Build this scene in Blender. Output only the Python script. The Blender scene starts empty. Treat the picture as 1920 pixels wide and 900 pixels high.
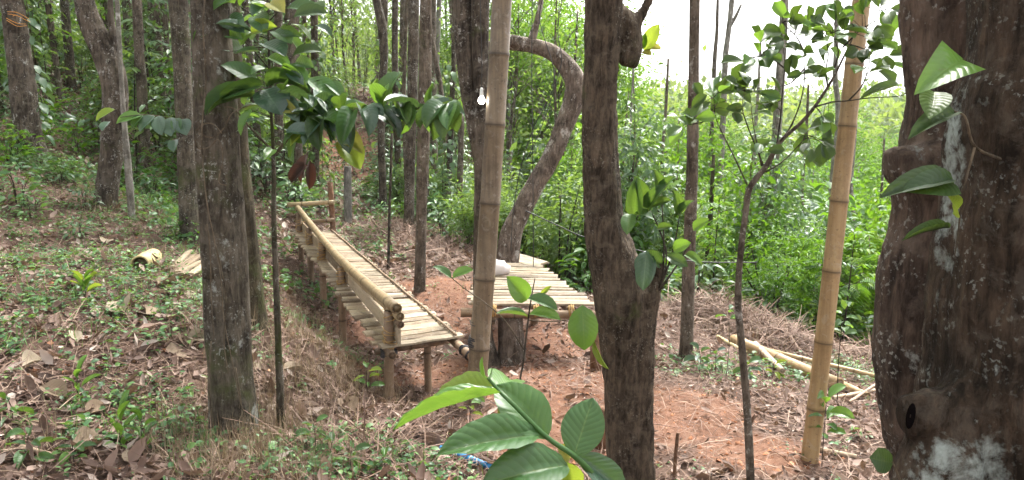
import bpy, math, random
import numpy as np
from mathutils import Vector, Matrix, noise as mnoise

# ------------------------------------------------------------------ camera, world, sun, exposure
SC = bpy.context.scene
COL = SC.collection
R = math.radians
FPX = 1420.0                      # focal length in pixels of the 1920 wide photograph
PITCH = R(9.0)
CAM = Vector((0.0, 0.0, 1.6))
cd = bpy.data.cameras.new('camera'); cam = bpy.data.objects.new('camera', cd); COL.objects.link(cam)
cam.location = CAM; cam.rotation_euler = (R(90) - PITCH, 0, 0)
cd.sensor_fit = 'HORIZONTAL'; cd.sensor_width = 36.0; cd.lens = 36.0 * FPX / 1920.0
cd.clip_start = 0.05; cd.clip_end = 2000.0
SC.camera = cam

SUN_EL, SUN_AZ = 58.0, 28.0       # azimuth measured from +Y (view direction) towards +X
w = bpy.data.worlds.new('World'); SC.world = w; w.use_nodes = True
nt = w.node_tree; nt.nodes.clear()
sky = nt.nodes.new('ShaderNodeTexSky'); sky.sky_type = 'NISHITA'; sky.sun_disc = False
sky.sun_elevation = R(SUN_EL); sky.sun_rotation = R(SUN_AZ)
sky.air_density = 1.0; sky.dust_density = 4.0; sky.ozone_density = 1.0
hs = nt.nodes.new('ShaderNodeHueSaturation'); hs.inputs['Saturation'].default_value = 0.06; hs.inputs['Value'].default_value = 1.0
bg = nt.nodes.new('ShaderNodeBackground'); bg.inputs['Strength'].default_value = 0.09
wo = nt.nodes.new('ShaderNodeOutputWorld')
nt.links.new(sky.outputs[0], hs.inputs['Color']); nt.links.new(hs.outputs[0], bg.inputs['Color']); nt.links.new(bg.outputs[0], wo.inputs['Surface'])

sd = bpy.data.lights.new('sun', 'SUN'); sd.energy = 1.5; sd.angle = R(11.0); sd.color = (1.0, 0.96, 0.88)
so = bpy.data.objects.new('sun', sd); COL.objects.link(so)
sdir = Vector((math.sin(R(SUN_AZ)) * math.cos(R(SUN_EL)), math.cos(R(SUN_AZ)) * math.cos(R(SUN_EL)), math.sin(R(SUN_EL))))
so.rotation_euler = sdir.to_track_quat('Z', 'Y').to_euler(); so.location = sdir * 60

SC.view_settings.view_transform = 'Standard'; SC.view_settings.look = 'None'
SC.view_settings.exposure = 2.85; SC.view_settings.gamma = 1.0; SC.view_settings.use_curve_mapping = False
cy = SC.cycles
cy.use_denoising = True
cy.use_adaptive_sampling = True; cy.adaptive_threshold = 0.03
cy.max_bounces = 6; cy.diffuse_bounces = 3; cy.glossy_bounces = 2; cy.transmission_bounces = 5; cy.transparent_max_bounces = 4
cy.sample_clamp_indirect = 6.0

rng = np.random.default_rng(7)
random.seed(7)

# ------------------------------------------------------------------ picture geometry helpers
SP, CP = math.sin(PITCH), math.cos(PITCH)
def ray(px, py):
    u = (px - 960.0) / FPX; v = (450.0 - py) / FPX
    return Vector((u, CP + v * SP, -SP + v * CP))
def PD(px, py, D):                      # point at camera depth D
    return CAM + ray(px, py) * D
def PY(px, py, Y):                      # point at ground distance Y
    d = ray(px, py); return CAM + d * (Y / d.y)
def mpp(py, Y):                         # metres per photo pixel at ground distance Y
    return (Y / ray(960, py).y) / FPX

# ------------------------------------------------------------------ terrain height (thin plate spline through surveyed points)
ctl = [(200, 890, 3.2), (0, 890, 3.1), (960, 890, 3.95), (1500, 890, 3.9), (1510, 862, 4.1), (430, 810, 3.9), (525, 800, 4.0),
       (755, 764, 5.2), (812, 740, 5.4), (650, 650, 6.85), (598, 568, 7.9), (572, 532, 8.7), (787, 545, 8.1), (770, 430, 11.5), (890, 755, 4.85),
       (1287, 672, 6.3), (1365, 650, 7.0), (1590, 735, 5.95), (1340, 580, 8.3), (1640, 800, 4.9), (80, 282, 9.5), (200, 385, 8.0),
       (355, 450, 7.9), (290, 495, 6.0), (472, 600, 5.0), (100, 650, 4.3), (100, 480, 6.3), (640, 700, 5.0), (650, 800, 4.2),
       (700, 880, 3.6), (870, 865, 4.0), (650, 420, 12.0), (650, 320, 18.0), (720, 450, 11.0), (820, 470, 10.4), (1120, 700, 5.6),
       (1250, 800, 4.6), (1130, 840, 4.4), (1000, 720, 5.2)]
cw = []
for a, b, c in ctl:
    p = PD(a, b, c); cw.append((p.x, p.y, p.z))
cw += [(1.0, 9.5, -0.7), (2.6, 9.6, -1.0), (4.6, 9.0, -1.4), (4.2, 6.6, -0.85), (5.5, 12.5, -2.6), (2.5, 13, -1.7), (0.5, 14, -0.7),
       (10, 25, -6.0), (3, 25, -3.5), (-1, 22, 0.3), (-3, 22, 1.9), (-4, 26, 2.2), (-6.5, 15, 1.9), (-10, 25, 2.8), (-9, 10, 2.3),
       (0, 0, 0.15), (-2.5, 0.5, 0.45), (-5, 0, 0.9), (-5, 3, 0.9), (3, 1.0, -0.25), (5, 0, -0.7), (6, 4, -1.2), (12, 12, -4.5), (14, 2, -3.0),
       (-12, 2, 2.2), (0, -8, 0.6), (20, 30, -7.0), (-20, 20, 4.0), (0, 40, 0.0), (15, -8, -2), (-15, -8, 3)]
cw = np.array(cw); CN = len(cw)
def tpsk(r2): return 0.5 * r2 * np.log(r2 + 1e-9)
_d2 = ((cw[:, None, :2] - cw[None, :, :2]) ** 2).sum(-1)
_A = np.zeros((CN + 3, CN + 3)); _A[:CN, :CN] = tpsk(_d2) + np.eye(CN) * 0.02
_A[:CN, CN] = 1; _A[:CN, CN + 1:] = cw[:, :2]; _A[CN, :CN] = 1; _A[CN + 1:, :CN] = cw[:, :2].T
_W = np.linalg.solve(_A, np.concatenate([cw[:, 2], np.zeros(3)]))
def sstep(a, b, x):
    t = np.clip((x - a) / (b - a), 0, 1); return t * t * (3 - 2 * t)
def G(x, y):
    x = np.atleast_1d(np.asarray(x, float)); y = np.atleast_1d(np.asarray(y, float)); sh = x.shape
    xf, yf = x.ravel(), y.ravel()
    z = np.empty(len(xf))
    for i in range(0, len(xf), 20000):
        xx, yy = xf[i:i + 20000], yf[i:i + 20000]
        xc, yc = np.clip(xx, -40, 40), np.clip(yy, -20, 50)
        k = tpsk((xc[:, None] - cw[None, :, 0]) ** 2 + (yc[:, None] - cw[None, :, 1]) ** 2)
        z[i:i + 20000] = k @ _W[:CN] + _W[CN] + _W[CN + 1] * xc + _W[CN + 2] * yc
    r = np.hypot(xf, yf)
    right = sstep(-18, 8, xf)
    far = (1 - right) * (2.2 + 0.012 * np.clip(yf, -40, 200)) + right * (-6.5 + 0.055 * np.clip(yf - 42, 0, 160) - 0.02 * np.clip(xf - 20, 0, 80))
    z = z + (far - z) * sstep(24, 42, r)
    near = 1 - sstep(20, 40, r)
    z = z + near * (0.022 * np.sin(3.1 * xf + 1.3 * yf) * np.sin(2.3 * yf - 0.7 * xf + 1) + 0.014 * np.sin(7.3 * xf - 2.1 * yf + 2) * np.sin(6.1 * yf + 3.3 * xf) + 0.008 * np.sin(15.1 * xf + 4 * yf) * np.sin(13.7 * yf - 5 * xf))
    z = z + (1 - near) * 0.6 * np.sin(0.09 * xf + 0.4) * np.sin(0.11 * yf)
    return z.reshape(sh)
def g(x, y): return float(G(x, y)[0])
def hit(px, py, lo=1.0, hi=60.0):       # where the sight line through a pixel meets the ground
    d = ray(px, py); t = np.linspace(lo, hi, 1500)
    z = CAM.z + d.z * t; gz = G(d.x * t, d.y * t)
    b = np.nonzero(z < gz)[0]
    i = b[0] if len(b) else len(t) - 1
    return CAM + d * float(t[i])
def GN(x, y):
    e = 0.04
    n = np.stack([-(G(x + e, y) - G(x - e, y)) / (2 * e), -(G(x, y + e) - G(x, y - e)) / (2 * e), np.ones_like(x)], -1)
    return n / np.linalg.norm(n, axis=-1, keepdims=True)

# ------------------------------------------------------------------ materials
M = {}
def mat(name):
    m = bpy.data.materials.new(name); m.use_nodes = True
    t = m.node_tree; t.nodes.clear(); M[name] = m
    return m, t, (lambda k, **kw: _nd(t, k, kw)), t.links.new
def _nd(t, k, kw):
    n = t.nodes.new(k)
    for a, b in kw.items():
        if a.startswith('i_'):
            key = a[2:]; n.inputs[int(key) if key.isdigit() else key].default_value = b
        else: setattr(n, a, b)
    return n
def ramp(nd, stops, mode='LINEAR'):
    r = nd('ShaderNodeValToRGB'); cr = r.color_ramp; cr.interpolation = mode
    while len(cr.elements) < len(stops): cr.elements.new(0.5)
    for e, (p, c) in zip(cr.elements, stops): e.position = p; e.color = (*c, 1) if len(c) == 3 else c
    return r
def mixc(nd, ln, fac, a, b, blend='MIX'):
    m = nd('ShaderNodeMix', data_type='RGBA', blend_type=blend)
    for s, v in ((m.inputs[0], fac), (m.inputs[6], a), (m.inputs[7], b)):
        if isinstance(v, (int, float)): s.default_value = v
        elif isinstance(v, tuple): s.default_value = (*v, 1)
        else: ln(v, s)
    return m.outputs[2]
def mth(nd, ln, op, a, b=0.0):
    m = nd('ShaderNodeMath', operation=op)
    for s, v in ((m.inputs[0], a), (m.inputs[1], b)):
        if isinstance(v, (int, float)): s.default_value = v
        else: ln(v, s)
    return m.outputs[0]
def finish(nd, ln, col, rough=0.8, bump=None, bstr=0.4, bdist=0.01, spec=0.3):
    p = nd('ShaderNodeBsdfPrincipled'); o = nd('ShaderNodeOutputMaterial')
    if isinstance(col, tuple): p.inputs['Base Color'].default_value = (*col, 1)
    else: ln(col, p.inputs['Base Color'])
    if isinstance(rough, (int, float)): p.inputs['Roughness'].default_value = rough
    else: ln(rough, p.inputs['Roughness'])
    p.inputs['Specular IOR Level'].default_value = spec
    if bump is not None:
        b = nd('ShaderNodeBump', i_Strength=bstr, i_Distance=bdist); ln(bump, b.inputs['Height']); ln(b.outputs[0], p.inputs['Normal'])
    ln(p.outputs[0], o.inputs[0]); return p, o
def objcoord(nd, ln, scale=(1, 1, 1)):  # object coordinates, shifted per object so that no two look alike
    tc = nd('ShaderNodeTexCoord'); oi = nd('ShaderNodeObjectInfo')
    mp = nd('ShaderNodeMapping'); mp.inputs['Scale'].default_value = scale
    cx = nd('ShaderNodeCombineXYZ'); k = mth(nd, ln, 'MULTIPLY', oi.outputs['Random'], 37.0)
    for i in range(3): ln(k, cx.inputs[i])
    ln(tc.outputs['Object'], mp.inputs['Vector']); ln(cx.outputs[0], mp.inputs['Location'])
    return mp.outputs[0], oi.outputs['Random'], tc

def noise(nd, ln, vec, scale, detail=6.0, rough=0.6, dist=0.0):
    n = nd('ShaderNodeTexNoise', i_Scale=scale, i_Detail=detail, i_Roughness=rough, i_Distortion=dist); ln(vec, n.inputs['Vector']); return n.outputs[0]

def bark(name, dark, light, lichen=0.5, lcol=(0.42, 0.44, 0.40), moss=0.0, scale=1.0, lscale=9.0, speck=0.5, band=0.0):
    m, t, nd, ln = mat(name)
    v, rnd, tc = objcoord(nd, ln)
    v2, _, _ = objcoord(nd, ln, (1, 1, 0.22))
    n1 = noise(nd, ln, v2, 34 * scale, 8, 0.7, 0.4)
    n2 = noise(nd, ln, v, 5 * scale, 5, 0.6)
    f = mth(nd, ln, 'ADD', mth(nd, ln, 'MULTIPLY', n1, 0.65), mth(nd, ln, 'MULTIPLY', n2, 0.45))
    r = ramp(nd, [(0.36, tuple(0.45 * x for x in dark)), (0.47, dark), (0.56, tuple(0.35 * a + 0.4 * b for a, b in zip(dark, light))), (0.70, light)]); ln(f, r.inputs[0])
    c = r.outputs[0]
    nm2 = noise(nd, ln, v, 11 * scale, 8, 0.7, 0.5)
    rm2 = ramp(nd, [(0.50, (0, 0, 0)), (0.60, (1, 1, 1))]); ln(nm2, rm2.inputs[0])
    c = mixc(nd, ln, mth(nd, ln, 'MULTIPLY', rm2.outputs[0], 0.45), c, tuple(0.75 * a + 0.12 * b for a, b in zip(light, lcol)))
    if moss:
        nm = noise(nd, ln, v, 3.3, 7, 0.7)
        rm = ramp(nd, [(0.62 - 0.25 * moss, (0, 0, 0)), (0.72 - 0.2 * moss, (1, 1, 1))]); ln(nm, rm.inputs[0])
        c = mixc(nd, ln, mth(nd, ln, 'MULTIPLY', rm.outputs[0], 0.75), c, (0.055, 0.065, 0.02))
    # lichen crusts: irregular pale islands
    vl, _, _ = objcoord(nd, ln, (1, 1, 0.75))
    nl = noise(nd, ln, vl, lscale, 10, 0.7, 0.15)
    rl = ramp(nd, [(0.69 - 0.16 * lichen, (0, 0, 0)), (0.75 - 0.16 * lichen, (1, 1, 1))]); ln(nl, rl.inputs[0])
    nl2 = noise(nd, ln, vl, lscale * 6, 6, 0.7)
    rl2 = ramp(nd, [(0.36, (0.15, 0.15, 0.15)), (0.52, (1, 1, 1))]); ln(nl2, rl2.inputs[0])
    lm = mth(nd, ln, 'MULTIPLY', rl.outputs[0], rl2.outputs[0])
    c = mixc(nd, ln, mth(nd, ln, 'MULTIPLY', lm, 0.85), c, lcol)
    # small specks
    rs = ramp(nd, [(0.575, (0, 0, 0)), (0.64, (1, 1, 1))]); ln(noise(nd, ln, v, 60 * scale, 3, 0.6, 0.0), rs.inputs[0])
    gate = ramp(nd, [(0.48, (0, 0, 0)), (0.62, (1, 1, 1))]); ln(noise(nd, ln, v, 6, 5), gate.inputs[0])
    c = mixc(nd, ln, mth(nd, ln, 'MULTIPLY', mth(nd, ln, 'MULTIPLY', rs.outputs[0], gate.outputs[0]), speck), c, tuple(min(1, x * 1.15) for x in lcol))
    # crusts that cling where the vertex attribute says so (one flank of the stem)
    if band:
        at = nd('ShaderNodeAttribute', attribute_name='band')
        nb = noise(nd, ln, v, 16, 9, 0.68, 0.3)
        s = mth(nd, ln, 'MULTIPLY', at.outputs['Fac'], nb)
        rb = ramp(nd, [(0.41, (0, 0, 0)), (0.46, (0.35, 0.35, 0.35)), (0.56, (1, 1, 1))]); ln(s, rb.inputs[0])
        c = mixc(nd, ln, mth(nd, ln, 'MULTIPLY', rb.outputs[0], band), c, mixc(nd, ln, noise(nd, ln, v, 70, 4), (0.16, 0.19, 0.17), (0.46, 0.51, 0.48)))
    h = mth(nd, ln, 'ADD', f, mth(nd, ln, 'MULTIPLY', lm, 0.08))
    finish(nd, ln, c, 0.9, h, 1.0, 0.035, 0.15)
    return m

def leafmat(name, stops, trans=0.35, tcol=(0.25, 0.36, 0.03), rough=0.42, spec=0.45, veins=0.0, vcol=(0.22, 0.30, 0.10), objr=1.0):
    m, t, nd, ln = mat(name)
    at = nd('ShaderNodeAttribute', attribute_name='rnd'); oi = nd('ShaderNodeObjectInfo')
    if objr >= 1: s = mth(nd, ln, 'FRACT', mth(nd, ln, 'ADD', at.outputs['Fac'], oi.outputs['Random']))
    else: s = mth(nd, ln, 'ADD', mth(nd, ln, 'MULTIPLY', at.outputs['Fac'], 1 - objr), mth(nd, ln, 'MULTIPLY', oi.outputs['Random'], objr))
    r = ramp(nd, stops); ln(s, r.inputs[0]); c = r.outputs[0]
    bump = None
    if veins:
        uv = nd('ShaderNodeTexCoord'); sx = nd('ShaderNodeSeparateXYZ'); ln(uv.outputs['UV'], sx.inputs[0])
        a = mth(nd, ln, 'ABSOLUTE', mth(nd, ln, 'SUBTRACT', sx.outputs[1], 0.5))
        ph = mth(nd, ln, 'SUBTRACT', mth(nd, ln, 'MULTIPLY', sx.outputs[0], 10.0), mth(nd, ln, 'MULTIPLY', a, 4.4))
        sv = mth(nd, ln, 'ABSOLUTE', mth(nd, ln, 'SINE', mth(nd, ln, 'MULTIPLY', ph, math.pi)))
        rv = ramp(nd, [(0.0, (1, 1, 1)), (0.22, (0.25, 0.25, 0.25)), (0.5, (0, 0, 0))]); ln(sv, rv.inputs[0])
        rm = ramp(nd, [(0.010, (1, 1, 1)), (0.03, (0, 0, 0))]); ln(a, rm.inputs[0])
        vm = mth(nd, ln, 'MAXIMUM', mth(nd, ln, 'MULTIPLY', rv.outputs[0], 0.25), mth(nd, ln, 'MULTIPLY', rm.outputs[0], 0.8))
        c = mixc(nd, ln, mth(nd, ln, 'MULTIPLY', vm, veins), c, vcol)
        nb = noise(nd, ln, uv.outputs['Object'], 9.0, 4)
        c = mixc(nd, ln, 0.4, c, mixc(nd, ln, nb, (0.01, 0.03, 0.008), (0.16, 0.24, 0.05)), 'OVERLAY')
        sp = ramp(nd, [(0.70, (0, 0, 0)), (0.73, (1, 1, 1))]); ln(noise(nd, ln, uv.outputs['Object'], 13.0, 3, 0.5, 0.4), sp.inputs[0])
        c = mixc(nd, ln, mth(nd, ln, 'MULTIPLY', sp.outputs[0], 0.6), c, (0.09, 0.065, 0.02))
        bump = mth(nd, ln, 'SUBTRACT', sv, mth(nd, ln, 'MULTIPLY', rm.outputs[0], 0.8))
    p = nd('ShaderNodeBsdfPrincipled', i_Roughness=rough); ln(c, p.inputs['Base Color']); p.inputs['Specular IOR Level'].default_value = spec
    if bump is not None:
        b = nd('ShaderNodeBump', i_Strength=0.2, i_Distance=0.004); ln(bump, b.inputs['Height']); ln(b.outputs[0], p.inputs['Normal'])
    tr = nd('ShaderNodeBsdfTranslucent'); ln(mixc(nd, ln, 0.6, c, tcol), tr.inputs['Color'])
    mx = nd('ShaderNodeMixShader', i_0=trans); ln(p.outputs[0], mx.inputs[1]); ln(tr.outputs[0], mx.inputs[2])
    o = nd('ShaderNodeOutputMaterial'); ln(mx.outputs[0], o.inputs[0])
    return m

def bamboomat(name, base, shade, pale, rough=0.45, dirt=0.4, grain=1.0, axis=2, vary=0.3):
    m, t, nd, ln = mat(name)
    sc = [26.0, 26.0, 26.0]; sc[axis] = 1.6
    v, rnd, tc = objcoord(nd, ln, tuple(sc)); v2, _, _ = objcoord(nd, ln)
    n1 = noise(nd, ln, v, grain, 5, 0.6)
    r = ramp(nd, [(0.28, shade), (0.5, base), (0.72, pale)]); ln(mth(nd, ln, 'ADD', n1, mth(nd, ln, 'MULTIPLY', mth(nd, ln, 'SUBTRACT', rnd, 0.5), vary)), r.inputs[0])
    c = r.outputs[0]
    gn = ramp(nd, [(0.0, (0.55, 0.55, 0.55)), (1.0, (1.0, 1.0, 1.0))]); ln(mth(nd, ln, 'FRACT', mth(nd, ln, 'MULTIPLY', rnd, 7.31)), gn.inputs[0])
    c = mixc(nd, ln, min(1.0, vary * 1.6), c, mixc(nd, ln, 1.0, c, gn.outputs[0], 'MULTIPLY'))
    n2 = noise(nd, ln, v2, 7, 8, 0.75, 0.5)          # dirt and mould
    rd = ramp(nd, [(0.48, (0, 0, 0)), (0.66, (1, 1, 1))]); ln(n2, rd.inputs[0])
    c = mixc(nd, ln, mth(nd, ln, 'MULTIPLY', rd.outputs[0], dirt), c, tuple(0.42 * x for x in shade))
    n3 = noise(nd, ln, v2, 19, 6, 0.7, 0.8)          # pale waxy blotches
    rp = ramp(nd, [(0.56, (0, 0, 0)), (0.62, (1, 1, 1))]); ln(n3, rp.inputs[0])
    c = mixc(nd, ln, mth(nd, ln, 'MULTIPLY', rp.outputs[0], 0.45 * dirt + 0.1), c, tuple(min(1, 0.5 * x + 0.14) for x in pale))
    n4 = noise(nd, ln, v2, 60, 3, 0.6)               # black mildew flecks
    rk = ramp(nd, [(0.64, (0, 0, 0)), (0.70, (1, 1, 1))]); ln(n4, rk.inputs[0])
    c = mixc(nd, ln, mth(nd, ln, 'MULTIPLY', rk.outputs[0], 0.6), c, tuple(0.25 * x for x in shade))
    at = nd('ShaderNodeAttribute', attribute_name='mark')
    c = mixc(nd, ln, at.outputs['Fac'], c, tuple(0.28 * x for x in shade))
    finish(nd, ln, c, rough, mth(nd, ln, 'ADD', n1, n2), 0.3, 0.004, 0.35)
    return m

bark('bark_grey_brown', (0.030, 0.024, 0.017), (0.150, 0.125, 0.094), 0.5, (0.33, 0.34, 0.31), moss=0.35)
bark('bark_massive', (0.017, 0.012, 0.008), (0.090, 0.062, 0.042), 0.36, (0.27, 0.29, 0.265), 0.0, 1.1, 15.0, 0.5, band=0.95)
bark('bark_massive_brown', (0.030, 0.021, 0.016), (0.145, 0.102, 0.076), 0.45, (0.30, 0.30, 0.27), 0.0, 0.9, 11.0, 0.7, band=0.9)
bark('bark_center', (0.026, 0.019, 0.013), (0.138, 0.103, 0.072), 0.12, (0.26, 0.24, 0.20), 0.15, 1.4, 12, 0.5)
bark('bark_speckled', (0.030, 0.023, 0.017), (0.150, 0.120, 0.092), 0.66, (0.40, 0.39, 0.36), 0.1, 1.0, 12, 0.6)
bark('bark_red', (0.052, 0.039, 0.030), (0.235, 0.185, 0.148), 0.80, (0.44, 0.42, 0.38), 0.0, 1.0, 9, 0.55)
bark('bark_pale', (0.10, 0.09, 0.074), (0.31, 0.285, 0.245), 0.75, (0.46, 0.45, 0.42), 0.0, 1.0, 9, 0.3)
bark('bark_mossy', (0.026, 0.021, 0.013), (0.110, 0.088, 0.056), 0.45, (0.28, 0.29, 0.23), 0.3, 1.2, 10, 0.3)
bark('bark_tan', (0.045, 0.034, 0.025), (0.185, 0.147, 0.112), 0.66, (0.38, 0.36, 0.32), 0.1, 1.0, 11, 0.55)
bark('twig', (0.05, 0.038, 0.026), (0.20, 0.155, 0.105), 0.0, speck=0.0)
bark('dark_twig', (0.022, 0.018, 0.013), (0.085, 0.068, 0.05), 0.3, speck=0.0, lscale=20)
bark('post_wood', (0.10, 0.048, 0.026), (0.27, 0.155, 0.095), 0.1, speck=0.1)
bark('grey_wood', (0.09, 0.083, 0.075), (0.26, 0.245, 0.22), 0.2, speck=0.0)
bamboomat('bamboo_pole', (0.205, 0.152, 0.098), (0.13, 0.092, 0.058), (0.26, 0.205, 0.14), dirt=0.55)
bamboomat('bamboo_tan', (0.36, 0.245, 0.122), (0.25, 0.162, 0.078), (0.43, 0.32, 0.17), dirt=0.45)
bamboomat('bamboo_rail', (0.33, 0.24, 0.13), (0.215, 0.145, 0.075), (0.41, 0.32, 0.185), dirt=0.5)
bamboomat('bamboo_slat', (0.31, 0.235, 0.148), (0.175, 0.122, 0.073), (0.41, 0.33, 0.225), 0.65, 0.65, 1.0, 0, 0.6)
bamboomat('bamboo_post', (0.24, 0.16, 0.10), (0.14, 0.09, 0.055), (0.33, 0.235, 0.145), 0.65, 0.6)
bamboomat('bamboo_straw', (0.56, 0.47, 0.25), (0.42, 0.33, 0.16), (0.68, 0.61, 0.38), 0.5, 0.3)
bamboomat('split_dry', (0.50, 0.38, 0.26), (0.30, 0.20, 0.14), (0.66, 0.54, 0.40), 0.7, 0.4, 1.0, 0)

G3 = [(0.0, (0.022, 0.060, 0.016)), (0.45, (0.050, 0.115, 0.025)), (0.8, (0.095, 0.180, 0.036)), (1.0, (0.19, 0.24, 0.05))]
leafmat('leaf_coffee', [(0, (0.030, 0.085, 0.030)), (0.5, (0.045, 0.120, 0.040)), (1, (0.075, 0.170, 0.050))], 0.28, (0.24, 0.38, 0.03), 0.40, 0.45, 0.45)
leafmat('leaf_fresh', [(0, (0.060, 0.165, 0.030)), (0.5, (0.085, 0.21, 0.035)), (1, (0.125, 0.26, 0.045))], 0.40, (0.28, 0.46, 0.04), 0.33, 0.55, 0.45, (0.26, 0.40, 0.10))
leafmat('leaf_lime', [(0, (0.16, 0.27, 0.04)), (1, (0.24, 0.33, 0.05))], 0.5, (0.42, 0.50, 0.04), 0.45, 0.4, 0.6, (0.12, 0.20, 0.03))
leafmat('leaf_yellow', [(0, (0.24, 0.27, 0.05)), (1, (0.36, 0.34, 0.10))], 0.4, (0.5, 0.45, 0.08), 0.5, 0.4, 0.4)
leafmat('leaf_blue', [(0, (0.030, 0.075, 0.050)), (1, (0.055, 0.115, 0.075))], 0.2, (0.18, 0.30, 0.05), 0.35, 0.6, 0.4, (0.16, 0.24, 0.16))
leafmat('leaf_dark', [(0, (0.020, 0.050, 0.016)), (0.7, (0.040, 0.085, 0.022)), (1, (0.10, 0.17, 0.03))], 0.25, (0.20, 0.32, 0.03), 0.45, 0.4, 0.2)
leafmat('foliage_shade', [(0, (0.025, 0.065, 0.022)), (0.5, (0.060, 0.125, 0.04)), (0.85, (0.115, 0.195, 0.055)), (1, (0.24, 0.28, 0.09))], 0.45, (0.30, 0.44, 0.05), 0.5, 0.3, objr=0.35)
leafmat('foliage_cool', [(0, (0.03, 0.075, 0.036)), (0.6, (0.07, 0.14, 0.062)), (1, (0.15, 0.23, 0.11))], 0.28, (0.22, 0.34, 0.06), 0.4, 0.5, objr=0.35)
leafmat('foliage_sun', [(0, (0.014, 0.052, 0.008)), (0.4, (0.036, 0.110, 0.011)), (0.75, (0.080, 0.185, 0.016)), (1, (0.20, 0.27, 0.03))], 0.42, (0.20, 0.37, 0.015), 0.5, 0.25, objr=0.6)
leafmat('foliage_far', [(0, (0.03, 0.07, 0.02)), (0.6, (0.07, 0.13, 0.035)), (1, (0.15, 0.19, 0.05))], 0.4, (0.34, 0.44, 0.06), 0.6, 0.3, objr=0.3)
leafmat('weed', [(0, (0.03, 0.085, 0.035)), (0.6, (0.06, 0.15, 0.05)), (1, (0.13, 0.23, 0.06))], 0.3, (0.25, 0.40, 0.04), 0.45, 0.4)
leafmat('litter', [(0, (0.040, 0.025, 0.020)), (0.3, (0.10, 0.063, 0.049)), (0.6, (0.20, 0.135, 0.108)), (0.88, (0.30, 0.22, 0.185)), (1, (0.45, 0.39, 0.34))], 0.12, (0.35, 0.2, 0.1), 0.75, 0.25)
leafmat('straw', [(0, (0.07, 0.038, 0.028)), (0.4, (0.16, 0.095, 0.068)), (0.8, (0.24, 0.16, 0.118)), (1, (0.33, 0.24, 0.18))], 0.05, (0.4, 0.3, 0.2), 0.7, 0.3)
leafmat('dry_grass', [(0, (0.11, 0.072, 0.05)), (0.6, (0.22, 0.16, 0.107)), (1, (0.33, 0.26, 0.18))], 0.15, (0.4, 0.32, 0.15), 0.7, 0.3)
leafmat('dry_leaf', [(0, (0.20, 0.125, 0.095)), (0.5, (0.33, 0.235, 0.185)), (1, (0.46, 0.37, 0.31))], 0.1, (0.3, 0.2, 0.1), 0.75, 0.25, 0.35, (0.18, 0.11, 0.07))
leafmat('dead_brown', [(0, (0.030, 0.016, 0.012)), (1, (0.055, 0.028, 0.020))], 0.15, (0.2, 0.06, 0.03), 0.6, 0.3, 0.3, (0.04, 0.02, 0.01))

def plain(name, col, rough=0.5, spec=0.4, var=0.15, sc=20):
    m, t, nd, ln = mat(name)
    v, _, _ = objcoord(nd, ln); n = noise(nd, ln, v, sc, 5)
    finish(nd, ln, mixc(nd, ln, n, tuple(x * (1 - var * 2) for x in col), tuple(min(1, x * (1 + var)) for x in col)), rough, n, 0.2, 0.003, spec)
plain('twine', (0.36, 0.22, 0.07), 0.7); plain('rubber', (0.02, 0.018, 0.022), 0.5); plain('wire', (0.02, 0.02, 0.02), 0.5)
plain('blue_plastic', (0.02, 0.22, 0.50), 0.35, 0.5, 0.2); plain('bag', (0.62, 0.56, 0.54), 0.5, 0.4, 0.2, 6); plain('socket', (0.65, 0.65, 0.63), 0.4)
plain('bamboo_inside', (0.10, 0.065, 0.035), 0.9); plain('orange_string', (0.60, 0.26, 0.03), 0.6); plain('hole_shade_paint', (0.004, 0.003, 0.003), 1.0, 0.0)
plain('bamboo_cut', (0.62, 0.46, 0.24), 0.7)
m, t, nd, ln = mat('bulb_glow')
e = nd('ShaderNodeEmission', i_Strength=5.0); e.inputs[0].default_value = (1, 0.96, 0.86, 1); o = nd('ShaderNodeOutputMaterial'); ln(e.outputs[0], o.inputs[0])

# ground: red earth, paler dry soil, darker humus; grass-green only comes from the plants on it
m, t, nd, ln = mat('earth')
tc = nd('ShaderNodeTexCoord'); ve = tc.outputs['Object']
at = nd('ShaderNodeAttribute', attribute_name='red')
a = noise(nd, ln, ve, 1.3, 6, 0.6); b = noise(nd, ln, ve, 14, 8, 0.75); c2 = noise(nd, ln, ve, 70, 4, 0.7)
r1 = ramp(nd, [(0.3, (0.05, 0.032, 0.024)), (0.55, (0.11, 0.070, 0.053)), (0.75, (0.185, 0.125, 0.096))]); ln(b, r1.inputs[0])
r2 = ramp(nd, [(0.3, (0.088, 0.043, 0.028)), (0.5, (0.165, 0.086, 0.056)), (0.72, (0.25, 0.145, 0.10))]); ln(b, r2.inputs[0])
fr = mth(nd, ln, 'ADD', at.outputs['Fac'], mth(nd, ln, 'MULTIPLY', mth(nd, ln, 'SUBTRACT', a, 0.5), 0.9))
rr = ramp(nd, [(0.35, (0, 0, 0)), (0.65, (1, 1, 1))]); ln(fr, rr.inputs[0])
cc = mixc(nd, ln, rr.outputs[0], r1.outputs[0], r2.outputs[0])
cc = mixc(nd, ln, 0.5, cc, mixc(nd, ln, c2, (0.25, 0.25, 0.25), (0.75, 0.75, 0.75)), 'OVERLAY')
hh = mth(nd, ln, 'ADD', b, mth(nd, ln, 'MULTIPLY', c2, 0.5))
finish(nd, ln, cc, 0.95, hh, 0.8, 0.03, 0.15)

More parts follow.
